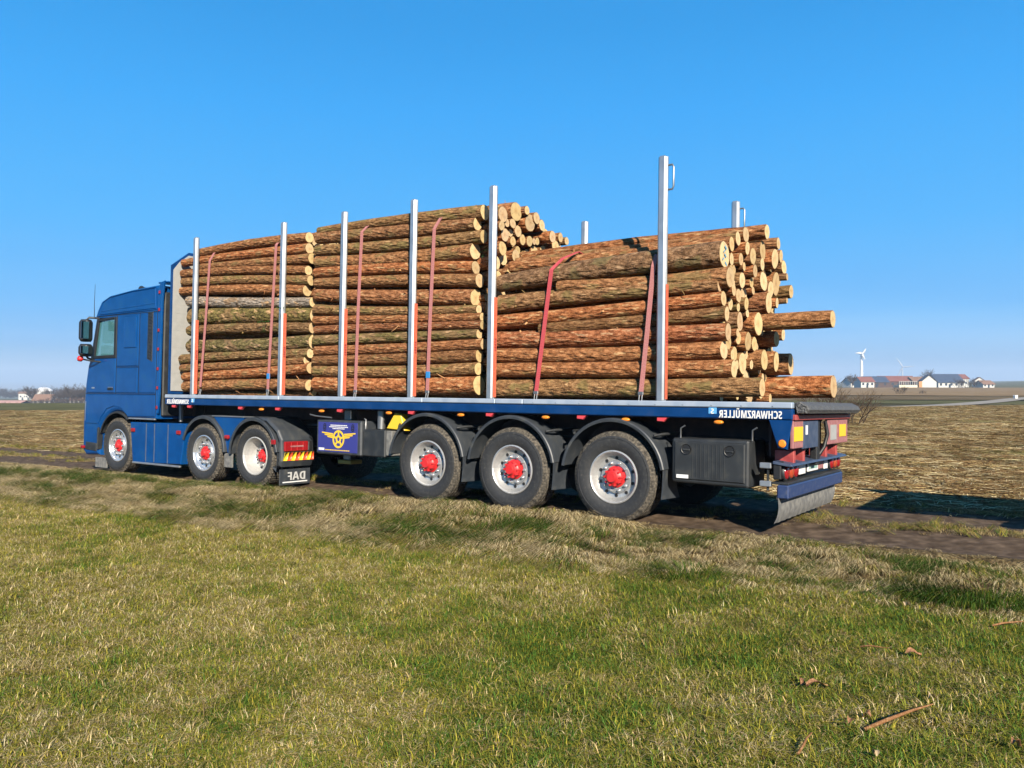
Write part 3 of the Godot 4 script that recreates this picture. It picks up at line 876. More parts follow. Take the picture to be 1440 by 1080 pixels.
	for l in [0.14, 0.31, 0.48, 2.05, 2.22, 2.39]:
		var st := mb()
		var at := Vector3(0.12, 0.675, l)
		var rings := []
		for q in [[0.078, 0.0], [0.076, -0.03], [0.062, -0.045], [0.03, -0.052]]:
			var row := PackedVector3Array()
			for j in 20:
				var a := TAU * j / 20
				row.append(at + Vector3(q[1], sin(a) * q[0], cos(a) * q[0]))
			rings.append(row)
		skin(st, rings); cap(st, rings[-1], true)
		part(lb, "rear_lamp", st, M.lens_orange if l == 0.31 or l == 2.22 else M.lens_red)
		var rg := mb(); rings = []
		for q in [[0.084, 0.0], [0.084, -0.028], [0.077, -0.03], [0.075, 0.0]]:
			var row := PackedVector3Array()
			for j in 20:
				var a := TAU * j / 20
				row.append(at + Vector3(q[1], sin(a) * q[0], cos(a) * q[0]))
			rings.append(row)
		skin(rg, rings); part(lb, "lamp_ring", rg, M.dark)
	bx(lb, "white_plate", Vector3(0.1, 0.615, 0.66), Vector3(0.116, 0.735, 0.9), M.white, 0.003)
	bx(lb, "number_plate", Vector3(0.098, 0.625, 1.0), Vector3(0.116, 0.74, 1.44), M.white, 0.004)
	for k in 7:
		bx(lb, "print_mark", Vector3(0.0955, 0.65, 1.05 + k * 0.052), Vector3(0.0975, 0.715, 1.08 + k * 0.052), mat(lin(0.12, 0.3, 0.25), 0.6), 0.0)
	bx(lb, "red_plate", Vector3(0.1, 0.63, 1.5), Vector3(0.116, 0.73, 1.68), M.pale_red, 0.003)
	bx(lb, "white_plate", Vector3(0.1, 0.615, 1.74), Vector3(0.116, 0.735, 1.9), M.white, 0.003)
	bx(t, "bumper", Vector3(0.03, 0.408, -0.005), Vector3(0.15, 0.548, 2.36), M.bumper, 0.012)
	bx(t, "bumper_step", Vector3(0.04, 0.552, 0.03), Vector3(0.22, 0.575, 2.34), M.dark, 0.004)
	var cu := mb()
	var rows := []
	for i in 9:
		var u := i / 8.0
		var row := PackedVector3Array()
		for j in 61:
			var v := j / 60.0
			row.append(Vector3(0.13 - 0.012 * sin(u * 2.6) + 0.045 * u * u * u + 0.005 * sin(v * 75.0) * (0.4 + u), 0.42 - 0.27 * u, lerpf(0.0, 2.36, v)))
		rows.append(row)
	skin(cu, rows, false)
	var back := []
	for r in rows:
		var row := PackedVector3Array()
		for p in r: row.append(p + Vector3(0.009, 0, 0))
		back.append(row)
	skin(cu, back, false, 2)
	skin(cu, [rows[-1], back[-1]], false, 3)
	var e0 := PackedVector3Array(); var e1 := PackedVector3Array()
	for i in rows.size():
		e0.append(rows[i][0]); e1.append(back[i][0])
	skin(cu, [e0, e1], false, 4)
	part(t, "rubber_curtain", cu, M.rubber_flap)
	bx(t, "curtain_rail", Vector3(0.135, 0.395, 0.0), Vector3(0.16, 0.43, 2.36), M.dark, 0.004)
	for l in [0.25, 0.62, 1.6, 2.1]:
		bx(t, "bumper_bracket", Vector3(0.05, 0.74, l), Vector3(0.25, 0.9, l + 0.07), M.red, 0.008)
	var cl := mb(); tube(cl, [Vector3(0.26, 0.48, 0.06), Vector3(0.26, 0.76, 0.06), Vector3(0.1, 0.78, 0.06)], 0.014, 8)
	part(t, "lamp_bracket", cl, M.dark)
	for y in [0.55, 0.74]:
		bx(t, "marker_clamp", Vector3(0.22, y - 0.03, 0.02), Vector3(0.34, y + 0.03, 0.08), M.alu, 0.008)
	# running gear
	for l in [0.72, 1.7]:
		var rail := mb()
		box(rail, Vector3(0.15, 1.19, l), Vector3(9.9, 1.215, l + 0.14), 0.003)
		box(rail, Vector3(0.15, 0.8, l + 0.06), Vector3(7.6, 1.19, l + 0.08), 0.003)
		box(rail, Vector3(7.6, 1.0, l + 0.06), Vector3(9.9, 1.19, l + 0.08), 0.003)
		box(rail, Vector3(0.15, 0.775, l), Vector3(7.6, 0.8, l + 0.14), 0.003)
		part(t, "chassis_rail", rail, M.chassis)
	for k in 15:
		bx(t, "cross_member", Vector3(0.3 + k * 0.72, 1.22, 0.1), Vector3(0.38 + k * 0.72, 1.335, 2.4), M.chassis, 0.004)
	bx(t, "rear_wall", Vector3(0.3, 0.82, 0.3), Vector3(0.33, 1.2, 2.2), M.chassis, 0.004)
	var ax := [4.93, 3.52, 2.07]
	for s in ax:
		make_wheel(t, s, 0.5, 0.03, 0.54, 0.385, "trailer")
		make_wheel(t, s, 0.5, 2.47, 0.54, 0.385, "trailer", 1.0)
		var st := mb(); tube(st, [Vector3(s, 0.5, 0.35), Vector3(s, 0.5, 2.15)], 0.075, 12)
		part(t, "axle", st, M.dark)
		for l in [0.62, 1.75]:
			var ab := mb()
			lathe(ab, [Vector2(0, 0), Vector2(0.13, 0), Vector2(0.15, 0.06), Vector2(0.13, 0.13), Vector2(0.15, 0.2), Vector2(0.12, 0.26), Vector2(0, 0.26)], 18)
			var o := part(t, "air_spring", ab, M.black); o.transform = Transform3D(Basis(Vector3.RIGHT, -PI / 2), Vector3(s - 0.3, 0.5, l + 0.1))
		for far in 2:
			var l0 := 0.0 if far == 0 else 2.08
			var f := arc_fender(t, "wheel_arch", s + 0.01, 0.51, 0.675, 8, 170, l0, l0 + 0.42, M.grey_plastic)
			if far: continue
			# the flap hanging at its back
			var fl := mb(); rows = []
			for i in 7:
				var u := i / 6.0
				var row := PackedVector3Array()
				for j in 5:
					var v := j / 4.0
					row.append(Vector3(s - 0.655 + 0.02 * u - 0.05 * u * u * v, 0.63 - 0.34 * u, 0.02 + v * (0.34 + 0.05 * u) + 0.01 * sin(v * 9.0 + u * 3.0)))
				rows.append(row)
			skin(fl, rows, false)
			var fb := []
			for r in rows:
				var row := PackedVector3Array()
				for p in r: row.append(p + Vector3(0.012, 0, 0))
				fb.append(row)
			skin(fl, fb, false, 2)
			var ee := PackedVector3Array(); var ef := PackedVector3Array()
			for i in rows.size():
				ee.append(rows[i][0]); ef.append(fb[i][0])
			skin(fl, [ee, ef], false, 3)
			part(t, "mud_flap", fl, M.grey_plastic)
			for q in [0.52, -0.52]:
				var br := mb(); tube(br, [Vector3(s + q, 1.0, 0.04), Vector3(s + q * 1.12, 1.02, 0.12), Vector3(s + q * 1.2, 1.03, 0.6)], 0.018, 8)
				part(t, "arch_bracket", br, M.dark)
	# tool box
	var tb := mb(); prism(tb, pl([0.46, 0.5, 0.455, 0.97, 0.475, 0.992, 1.315, 0.992, 1.335, 0.97, 1.335, 0.52, 1.31, 0.495, 0.48, 0.48]), 0.05, 0.6, 0.03, [], 3)
	var tbn := part(t, "tool_box", tb, M.dark)
	var lid := mb(); prism(lid, pl([0.5, 0.53, 0.5, 0.95, 1.3, 0.955, 1.3, 0.535]), 0.036, 0.06, 0.012)
	part(tbn, "lid", lid, M.dark)
	for s in [0.665, 1.155]:
		var lk := mb(); lathe(lk, [Vector2(0.0, 0.03), Vector2(0.05, 0.03), Vector2(0.058, 0.022), Vector2(0.058, 0.045)], 20, Vector3(s, 0.87, 0.0))
		part(tbn, "latch", lk, M.black)
		bx(tbn, "latch_grip", Vector3(s - 0.042, 0.855, 0.018), Vector3(s + 0.042, 0.875, 0.032), M.dark, 0.004)
	for k in 9:
		bx(tbn, "rib", Vector3(0.72 + k * 0.045, 0.56, 0.032), Vector3(0.728 + k * 0.045, 0.93, 0.038), M.dark, 0.001)
	bx(tbn, "label", Vector3(1.13, 0.548, 0.03), Vector3(1.27, 0.588, 0.0355), M.white, 0.001)
	for s in [0.44, 1.25]:
		var rd := mb(); tube(rd, [Vector3(s, 0.99, 0.1), Vector3(s, 1.1, 0.1), Vector3(s - 0.05, 1.13, 0.1)], 0.009, 8)
		part(t, "hanger_rod", rd, M.steel)
	# sign box and its neighbour
	bx(t, "sign_box", Vector3(6.19, 0.53, 0.03), Vector3(7.15, 1.045, 0.5), M.grey_plastic, 0.02)
	var sg := bx(t, "sign_board", Vector3(6.26, 0.57, 0.022), Vector3(7.1, 1.015, 0.029), M.sign_blue, 0.002)
	var wh := mb()
	for q in [[0.135, 0.105], [0.06, 0.03]]:
		var rr := []
		for g in [[q[0], 0.0205], [q[0], 0.017], [q[1], 0.017], [q[1], 0.0205]]:
			var row := PackedVector3Array()
			for j in 40:
				var a := TAU * j / 40
				row.append(Vector3(6.655 + cos(a) * g[0] * 0.92, 0.765 + sin(a) * g[0], g[1]))
			rr.append(row)
		for e in 3: skin(wh, [rr[e], rr[e + 1]], true, 2 + e)
	for k in 5:
		box(wh, Vector3(-0.014, 0.05, 0), Vector3(0.014, 0.115, 0.003), 0.0, Transform3D(Basis(Vector3.BACK, TAU * k / 5.0), Vector3(6.655, 0.765, 0.0175)))
	part(sg, "wheel_emblem", wh, M.sign_yellow)
	for s in [-1, 1]:
		for k in 3:
			pr(sg, "wing", [6.655 + s * 0.12, 0.85 - k * 0.026, 6.655 + s * (0.36 - k * 0.06), 0.868 - k * 0.03, 6.655 + s * (0.355 - k * 0.06), 0.85 - k * 0.03, 6.655 + s * 0.12, 0.828 - k * 0.026], 0.017, 0.0205, M.sign_yellow, 0.0005)
		for k in 2:
			var ring := mb(); rows = []
			for g in [[0.042, 0.0205], [0.042, 0.017], [0.03, 0.017], [0.03, 0.0205]]:
				var row := PackedVector3Array()
				for j in 20:
					var a := TAU * j / 20
					row.append(Vector3(6.655 + s * 0.3 + cos(a) * g[0] * 0.7, 0.955 - k * 0.03 + sin(a) * g[0], g[1] - k * 0.0004))
				rows.append(row)
			for e in 3: skin(ring, [rows[e], rows[e + 1]], true, 2 + e)
			part(sg, "ring_mark", ring, M.black)
	for d in [[6.48, 6.83, 0.965], [6.46, 6.85, 0.94], [6.53, 6.78, 0.915], [6.42, 6.92, 0.592]]:
		var dash := mb()
		rng.seed = int(d[2] * 1000)
		var s: float = d[0]
		while s < d[1]:
			var w := rng.randf_range(0.012, 0.04)
			box(dash, Vector3(s, d[2], 0.018), Vector3(s + w, d[2] + 0.013, 0.021), 0.0); s += w + 0.008
		part(sg, "print_line", dash, M.white if d[2] > 0.9 else M.sign_yellow)
	bx(sg, "small_label", Vector3(6.96, 0.59, 0.018), Vector3(7.08, 0.625, 0.0215), M.white, 0.0)
	bx(t, "side_box", Vector3(5.74, 0.535, 0.06), Vector3(6.185, 0.93, 0.5), M.dark, 0.015)
	bx(t, "side_box_end", Vector3(5.62, 0.56, 0.07), Vector3(5.735, 0.92, 0.5), M.rubber_flap, 0.01)
	pr(t, "wheel_chock", [5.42, 0.93, 5.5, 1.16, 5.62, 1.18, 5.78, 0.95], 0.12, 0.26, M.sign_yellow, 0.01)
	var cy := mb(); tube(cy, [Vector3(5.95, 0.94, 0.2), Vector3(5.95, 1.2, 0.2)], 0.06, 12); part(t, "valve_block", cy, M.steel)
	var sr := mb(); tube(sr, [Vector3(6.16, 0.93, 0.09), Vector3(6.16, 1.07, 0.09), Vector3(6.19, 1.08, 0.09)], 0.012, 8); part(t, "hanger_rod", sr, M.steel)
	bx(t, "pallet_box", Vector3(5.65, 0.42, 1.9), Vector3(7.1, 1.12, 2.46), M.dark, 0.03)
	bx(t, "far_tool_box", Vector3(0.46, 0.49, 1.9), Vector3(1.33, 0.99, 2.45), M.dark, 0.03)
	for k in 3:
		bx(t, "brake_chamber", Vector3(2.3 + k * 1.42, 0.5, 0.9), Vector3(2.55 + k * 1.42, 0.72, 1.2), M.black, 0.05)
	var pipe := mb(); tube(pipe, [Vector3(0.4, 0.95, 0.68), Vector3(2.4, 0.9, 0.66), Vector3(4.6, 0.97, 0.67), Vector3(7.2, 1.0, 0.66)], 0.018, 6)
	part(t, "brake_pipe", pipe, M.black)
	# landing legs
	for l in [0.45, 1.95]:
		var lg := pnode(t, "landing_leg")
		bx(lg, "leg_tube", Vector3(6.85, 0.42, l), Vector3(7.0, 1.2, l + 0.14), M.steel, 0.012)
		bx(lg, "foot", Vector3(6.78, 0.36, l - 0.05), Vector3(7.07, 0.42, l + 0.2), mat(lin(0.4, 0.33, 0.08), 0.7), 0.01)
	var crank := mb(); tube(crank, [Vector3(6.92, 1.08, 0.12), Vector3(7.25, 1.1, 0.1), Vector3(7.38, 1.12, 0.1)], 0.012, 8)
	part(t, "crank_handle", crank, M.steel)
	var tank := mb(); tube(tank, [Vector3(5.6, 0.86, 0.95), Vector3(5.64, 0.86, 0.95), Vector3(6.6, 0.86, 0.95), Vector3(6.64, 0.86, 0.95)], [0.12, 0.15, 0.15, 0.12], 16)
	part(t, "air_tank", tank, M.dark)

# ------------------------------------------------------------------ the tractor unit
func build_tractor() -> void:
	var t := thing("truck_tractor", "blue three axle truck tractor with tall sleeper cab, coupled to the timber trailer", "truck", truck_xf())
	var mir := Basis(Vector3(1, 0, 0), Vector3(0, 1, 0), Vector3(0, 0, -1))
	# cab shell: lower body, sleeper and roof round an open window space
	var poly := [11.47, 0.95, 11.46, 3.38, 11.56, 3.43, 12.4, 3.40, 13.2, 3.335, 13.5, 3.24, 13.63, 3.08, 13.67, 2.9, 12.94, 2.885, 12.94, 2.12, 13.86, 2.12, 13.94, 1.97, 14.02, 1.6, 14.06, 1.1, 14.07, 0.76, 14.06, 0.26, 13.94, 0.17, 13.43, 0.19]
	for k in 13:
		var a := deg_to_rad(lerpf(4, 126, k / 12.0))
		poly += [12.805 + 0.645 * cos(a), 0.42 + 0.645 * sin(a)]
	var w := []
	for k in poly.size() / 2: w.append(1.0)
	for k in [0, 1]: w[k] = 0.2
	for k in [7, 8, 9]: w[k] = 0.1
	var cb := mb(); prism(cb, pl(poly), 0.02, 2.46, 0.07, w, 4)
	var cab := part(t, "cab", cb, M.blue)
	# raised panels on the near side
	pr(cab, "step_fairing", [11.5, 0.985, 11.5, 1.39, 13.93, 1.385, 13.955, 1.1, 13.96, 0.8, 13.47, 0.8, 13.36, 0.94, 13.16, 1.1, 12.9, 1.16, 12.62, 1.12, 12.4, 0.97], 0.008, 0.03, M.blue, 0.014)
	var door := pr(cab, "door", [12.87, 1.42, 12.87, 2.09, 13.8, 2.09, 13.86, 1.9, 13.91, 1.6, 13.92, 1.42], 0.004, 0.03, M.blue, 0.012)
	bx(door, "door_handle", Vector3(12.93, 1.475, -0.012), Vector3(13.12, 1.515, 0.004), M.black, 0.008)
	bx(door, "door_handle_trim", Vector3(12.94, 1.52, -0.006), Vector3(13.11, 1.532, 0.004), M.alu, 0.003)
	bx(door, "badge", Vector3(13.62, 1.5, -0.002), Vector3(13.72, 1.53, 0.005), M.alu, 0.002)
	pr(cab, "sleeper_panel", [12.1, 1.42, 12.1, 1.9, 12.84, 1.9, 12.84, 1.42], 0.006, 0.03, M.blue, 0.012)
	pr(cab, "sleeper_panel", [12.09, 1.93, 12.09, 2.92, 12.84, 2.905, 12.84, 1.93], 0.006, 0.03, M.blue, 0.012)
	pr(cab, "hatch", [12.15, 2.28, 12.15, 2.87, 12.19, 2.89, 12.57, 2.885, 12.58, 2.28], -0.006, 0.01, M.blue, 0.012)
	pr(cab, "roof_panel", [11.52, 2.97, 11.56, 3.385, 12.4, 3.36, 13.16, 3.295, 13.4, 3.21, 13.52, 3.05, 13.55, 2.94], 0.008, 0.035, M.blue, 0.03)
	pr(cab, "roof_crease", [11.56, 3.08, 11.56, 3.1, 13.45, 3.04, 13.45, 3.02], 0.002, 0.012, M.blue, 0.004)
	pr(cab, "corner_panel", [11.5, 1.42, 11.5, 2.92, 12.06, 2.91, 12.06, 1.42], 0.008, 0.03, M.blue, 0.012)
	for k in 15:
		var y := 2.04 + k * 0.06
		var lean := 0.03 * (1.0 - k / 14.0)
		pr(cab, "louver", [11.625, y, 11.775 - lean, y + 0.028, 11.775 - lean, y + 0.052, 11.625, y + 0.024], -0.004, 0.012, M.black, 0.003)
	pr(cab, "louver_recess", [11.615, 2.0, 11.79, 2.06, 11.785, 2.93, 11.615, 2.93], 0.003, 0.02, M.dark, 0.004)
	for q in [[12.852, 1.405, 12.86, 2.93], [12.068, 1.405, 12.076, 2.93], [11.5, 1.398, 13.96, 1.408], [12.08, 1.911, 12.85, 1.919], [11.5, 2.93, 13.6, 2.938], [11.488, 0.99, 11.496, 3.0]]:
		bx(cab, "seam", Vector3(q[0], q[1], 0.013), Vector3(q[2], q[3], 0.026), M.black, 0.0)
	# window surround, pillars, glass
	pr(cab, "window_frame", [12.86, 2.095, 12.86, 2.9, 12.95, 2.9, 12.95, 2.16, 13.66, 2.15, 13.52, 2.83, 12.95, 2.87, 12.95, 2.905, 13.6, 2.88, 13.79, 2.12, 13.79, 2.095], 0.004, 0.04, M.black, 0.006)
	pr(cab, "pillar", [13.63, 2.9, 13.81, 2.1, 13.72, 2.1, 13.56, 2.9], 0.03, 0.12, M.blue, 0.02)
	pr(cab, "pillar", [13.63, 2.9, 13.81, 2.1, 13.72, 2.1, 13.56, 2.9], 2.36, 2.45, M.blue, 0.02)
	for z in [0.035, 2.44]:
		var gl := mb()
		for k in 2:
			quad(gl, Vector3(12.94, 2.12, z + k * 0.005), Vector3(13.71, 2.12, z + k * 0.005), Vector3(13.55, 2.88, z + k * 0.005), Vector3(12.94, 2.88, z + k * 0.005))
		part(cab, "side_window", gl, M.glass)
	var ws := mb(); quad(ws, Vector3(13.8, 2.12, 0.13), Vector3(13.62, 2.89, 0.13), Vector3(13.62, 2.89, 2.35), Vector3(13.8, 2.12, 2.35))
	part(cab, "windscreen", ws, M.glass)
	var ct := mb()
	tube(ct, [Vector3(12.99, 2.14, 0.1), Vector3(12.98, 2.5, 0.11), Vector3(13.02, 2.86, 0.1)], [0.05, 0.035, 0.03], 9)
	part(cab, "curtain", ct, M.curtain)
	bx(cab, "seat", Vector3(12.95, 2.1, 0.3), Vector3(13.1, 2.62, 0.8), M.seat, 0.05)
	bx(cab, "dashboard", Vector3(13.5, 2.1, 0.15), Vector3(13.78, 2.2, 2.3), M.seat, 0.03)
	bx(cab, "sun_blind", Vector3(13.4, 2.66, 0.2), Vector3(13.55, 2.87, 2.25), M.seat, 0.02)
	var sw := mb()
	var pts := []
	for k in 21: pts.append(Vector3(13.42 + 0.08 * sin(TAU * k / 20), 2.3 + 0.16 * sin(TAU * k / 20), 0.6 + 0.2 * cos(TAU * k / 20)))
	tube(sw, pts, 0.016, 6); part(cab, "steering_wheel", sw, M.black)
	# rear wind fairing with its marker lamps
	pr(t, "wind_fairing", [11.455, 1.05, 11.455, 3.4, 11.42, 3.46, 11.3, 3.49, 11.33, 3.38, 11.36, 3.1, 11.38, 1.4, 11.42, 1.05], 0.012, 0.06, M.blue, 0.01)
	bx(t, "cab_back", Vector3(11.4, 1.0, 0.1), Vector3(11.464, 3.3, 2.4), M.dark, 0.02)
	for y in [1.16, 1.52, 1.87, 2.23, 2.58, 2.96, 3.28]:
		bx(t, "marker_lamp", Vector3(11.405, y - 0.03, -0.006), Vector3(11.45, y + 0.03, 0.012), M.lens_red, 0.008)
	bx(t, "roof_visor", Vector3(11.3, 3.46, 0.08), Vector3(11.6, 3.49, 2.4), M.blue, 0.012)
	var ar := mb()
	for l in [0.5, 0.72, 0.95]:
		tube(ar, [Vector3(11.36, 1.0, l), Vector3(11.3, 1.2, l), Vector3(11.27, 1.7, l + 0.05), Vector3(11.4, 2.1, l + 0.02)], 0.025, 7)
	part(t, "air_hose", ar, M.black)
	var ex := mb(); tube(ex, [Vector3(11.3, 0.9, 0.42), Vector3(11.3, 1.6, 0.4), Vector3(11.33, 1.95, 0.4)], 0.04, 10); part(t, "intake_pipe", ex, M.steel)
	# roof horns, aerial
	for l in [0.55, 1.9]:
		var hn := mb()
		lathe(hn, [Vector2(0.0, 0.0), Vector2(0.02, 0.0), Vector2(0.022, 0.35), Vector2(0.035, 0.5), Vector2(0.075, 0.6), Vector2(0.07, 0.6), Vector2(0.02, 0.45)], 14)
		var o := part(t, "air_horn", hn, M.black); o.transform = Transform3D(Basis(Vector3.UP, PI / 2), Vector3(12.35, 3.5, l))
		bx(t, "horn_bracket", Vector3(12.5, 3.36, l - 0.03), Vector3(12.56, 3.49, l + 0.03), M.black, 0.005)
		bx(t, "horn_bracket", Vector3(12.8, 3.34, l - 0.03), Vector3(12.86, 3.49, l + 0.03), M.black, 0.005)
	bx(t, "lamp_bar", Vector3(12.3, 3.44, 0.4), Vector3(12.34, 3.48, 2.0), M.black, 0.006)
	var an := mb(); tube(an, [Vector3(13.5, 2.9, -0.1), Vector3(13.47, 3.2, -0.12), Vector3(13.42, 3.55, -0.14)], [0.007, 0.005, 0.003], 6)
	part(t, "aerial", an, M.black)
	# mirrors
	var mi := pnode(t, "mirror")
	var arm := mb(); tube(arm, [Vector3(13.55, 2.9, 0.05), Vector3(13.6, 2.9, -0.15), Vector3(13.62, 2.84, -0.2)], 0.022, 8)
	tube(arm, [Vector3(13.65, 2.05, 0.05), Vector3(13.66, 2.1, -0.12), Vector3(13.64, 2.2, -0.2)], 0.022, 8)
	part(mi, "mirror_arm", arm, M.black)
	for d in [[2.42, 2.86, 0.2], [2.13, 2.375, 0.22]]:
		var sh := mb(); prism(sh, pl([-0.1, d[0] + 0.05, -0.07, d[0], 0.07, d[0], 0.11, d[0] + 0.06, 0.11, d[1] - 0.06, 0.07, d[1], -0.07, d[1], -0.1, d[1] - 0.05]), 0.0, d[2], 0.05, [], 3)
		var o := part(mi, "mirror_housing", sh, M.black); o.transform = Transform3D(Basis(Vector3.UP, 0.62), Vector3(13.57, 0, -0.27))
		var g2 := mb(); prism(g2, pl([-0.08, d[0] + 0.05, 0.08, d[0] + 0.05, 0.08, d[1] - 0.05, -0.08, d[1] - 0.05]), 0.0, 0.008, 0.002)
		var go := part(mi, "mirror_glass", g2, M.mirror_glass); go.transform = Transform3D(Basis(Vector3.UP, PI / 2 + 0.1), Vector3(13.45, 0, -0.3))
	var st := mb(); tube(st, [Vector3(13.4, 2.03, 0.02), Vector3(13.55, 2.04, -0.1), Vector3(13.72, 2.08, -0.22)], 0.016, 7); part(t, "marker_arm", st, M.black)
	var bl := mb(); tube(bl, [Vector3(13.69, 2.07, -0.2), Vector3(13.71, 2.08, -0.215), Vector3(13.76, 2.09, -0.25), Vector3(13.78, 2.095, -0.26)], [0.02, 0.055, 0.055, 0.02], 12); part(t, "marker_lamp", bl, M.hub)
	# front bumper corner
	pr(t, "bumper_insert", [13.5, 0.26, 13.5, 0.42, 13.9, 0.44, 13.92, 0.28], 0.004, 0.03, M.dark, 0.01)
	bx(t, "headlamp", Vector3(13.82, 0.85, 0.012), Vector3(13.98, 1.25, 0.05), M.alu, 0.02)
	pr(t, "arch_trim", [13.44, 0.3, 13.47, 0.3, 13.47, 0.72, 13.42, 0.74], -0.004, 0.1, M.dark, 0.006)
	bx(t, "marker_lamp", Vector3(13.93, 0.3, -0.04), Vector3(14.02, 0.36, 0.02), M.lens_red, 0.01)
	bx(t, "front_flap", Vector3(13.2, -0.06, 0.06), Vector3(13.62, 0.14, 0.09), M.rubber_flap, 0.004)
	# arch lip over the front wheel
	arc_fender(t, "wheel_arch", 12.805, 0.42, 0.635, 20, 128, 0.012, 0.42, M.dark, 0.03)
	# side skirt
	pr(t, "side_skirt", [12.31, 0.87, 10.52, 0.885, 10.66, 0.16, 12.2, 0.11], 0.015, 0.3, M.blue, 0.012)
	for s in [11.76, 11.49, 11.06]:
		bx(t, "skirt_rib", Vector3(s - 0.012, 0.15, 0.006), Vector3(s + 0.012, 0.86, 0.02), M.slate, 0.004)
	bx(t, "skirt_trim", Vector3(10.68, 0.1, 0.004), Vector3(12.2, 0.135, 0.05), M.alu, 0.006)
	bx(t, "sill_trim", Vector3(11.5, 0.925, 0.01), Vector3(12.38, 0.955, 0.05), M.alu, 0.006)
	for s in [12.19, 10.72]:
		bx(t, "marker_lamp", Vector3(s - 0.06, 0.69, -0.012), Vector3(s + 0.06, 0.76, 0.016), M.lens_red, 0.02)
	# wheels
	var wh := [[12.805, 0.405, 0.53, 0.36, "steer"], [10.04, 0.39, 0.51, 0.32, "lift"], [8.65, 0.41, 0.51, 0.57, "drive"]]
	for d in wh:
		make_wheel(t, d[0], d[1], 0.03, d[2], d[3], d[4])
		make_wheel(t, d[0], d[1], 2.44, d[2], d[3], d[4], 1.0)
		var axs := mb(); tube(axs, [Vector3(d[0], d[1], 0.4), Vector3(d[0], d[1], 2.1)], 0.08, 10); part(t, "axle", axs, M.dark)
	# rear wheel covers
	arc_fender(t, "rear_wheel_arch", 10.02, 0.42, 0.62, 18, 178, 0.0, 0.4, M.grey_plastic, 0.05)
	arc_fender(t, "rear_wheel_arch", 8.66, 0.42, 0.62, 0, 172, 0.0, 0.6, M.grey_plastic, 0.05)
	pr(t, "arch_infill", [9.78, 1.035, 8.92, 1.03, 9.2, 0.8, 9.345, 0.42, 9.36, 0.42, 9.5, 0.8], 0.05, 0.3, M.blue, 0.006)
	bx(t, "arch_infill_trim", Vector3(8.92, 1.035, 0.03), Vector3(9.8, 1.05, 0.3), M.alu, 0.004)
	bx(t, "arch_flap", Vector3(9.25, 0.18, 0.06), Vector3(9.47, 0.42, 0.09), M.rubber_flap, 0.006)
	bx(t, "marker_lamp", Vector3(9.29, 0.66, -0.01), Vector3(9.4, 0.73, 0.05), M.lens_red, 0.02)
	# tail of the wheel cover with its lamp, stripes and flap
	var tl := pnode(t, "tail_cover")
	var tp := [8.62, 1.06, 8.3, 1.05, 8.02, 0.86, 7.93, 0.7, 7.92, 0.36, 7.96, 0.27, 8.1, 0.26]
	for k in 9:
		var a := deg_to_rad(lerpf(196, 90, k / 8.0))
		tp += [8.66 + 0.6 * cos(a), 0.42 + 0.6 * sin(a)]
	var tc := mb(); prism(tc, pl(tp), 0.004, 0.68, 0.05, [], 3); part(tl, "tail_shell", tc, M.grey_plastic)
	bx(tl, "tail_lamp", Vector3(7.895, 0.515, 0.05), Vector3(7.95, 0.675, 0.53), M.lens_red, 0.015)
	for k in 3: bx(tl, "lamp_division", Vector3(7.891, 0.53, 0.17 + k * 0.12), Vector3(7.9, 0.66, 0.176 + k * 0.12), M.hub, 0.001)
	bx(tl, "print_line", Vector3(7.889, 0.585, 0.16), Vector3(7.894, 0.61, 0.42), M.pale_red, 0.0)
	bx(tl, "tail_lamp_end", Vector3(7.9, 0.515, 0.535), Vector3(7.95, 0.675, 0.62), M.black, 0.012)
	for k in 8:
		var z0 := 0.03 + k * 0.078
		var ch := mb()
		var z := Vector3(7.908, 0, 0)
		var a := [z + Vector3(0, 0.37, z0), z + Vector3(0, 0.37, z0 + 0.077), z + Vector3(0, 0.5, z0 + 0.077 + 0.04), z + Vector3(0, 0.5, z0 + 0.04)]
		if k == 7: a[2].z = z0 + 0.077; a[3].z = z0 + 0.04
		quad(ch, a[0], a[1], a[2], a[3])
		for e in 4: quad(ch, a[e], a[(e + 1) % 4], a[(e + 1) % 4] + Vector3(0.01, 0, 0), a[e] + Vector3(0.01, 0, 0))
		part(tl, "stripe", ch, M.reflect_yellow if k % 2 == 0 else M.reflect_red)
	bx(tl, "marker_lamp", Vector3(8.07, 0.62, -0.014), Vector3(8.17, 0.7, 0.02), M.lens_red, 0.02)
	var fl := bx(tl, "mud_flap", Vector3(7.95, -0.02, 0.0), Vector3(7.965, 0.23, 0.62), M.grey_plastic, 0.003)
	var rearmir := Basis(Vector3(0, 0, -1), Vector3(0, 1, 0), Vector3(-1, 0, 0))
	lettering(fl, "lettering", "DAF", 0.125, rearmir * Basis.from_scale(Vector3(1.15, 1, 1)), Vector3(7.947, 0.115, 0.34), M.worn_white)
	bx(fl, "white_bar", Vector3(7.946, 0.015, 0.06), Vector3(7.951, 0.032, 0.56), M.white, 0.0)
	arc_fender(t, "rear_wheel_arch", 8.66, 0.42, 0.62, 0, 172, 1.85, 2.45, M.grey_plastic, 0.05)
	arc_fender(t, "rear_wheel_arch", 10.02, 0.42, 0.62, 18, 178, 2.05, 2.45, M.grey_plastic, 0.05)
	# frame, coupling
	for l in [0.8, 1.6]:
		bx(t, "frame_rail", Vector3(7.7, 0.62, l), Vector3(13.4, 0.88, l + 0.08), M.dark, 0.004)
	bx(t, "fifth_wheel", Vector3(8.6, 0.92, 0.8), Vector3(9.6, 1.0, 1.7), M.dark, 0.02)
	bx(t, "fuel_tank", Vector3(10.75, 0.2, 0.31), Vector3(12.1, 0.85, 0.75), M.dark, 0.05)
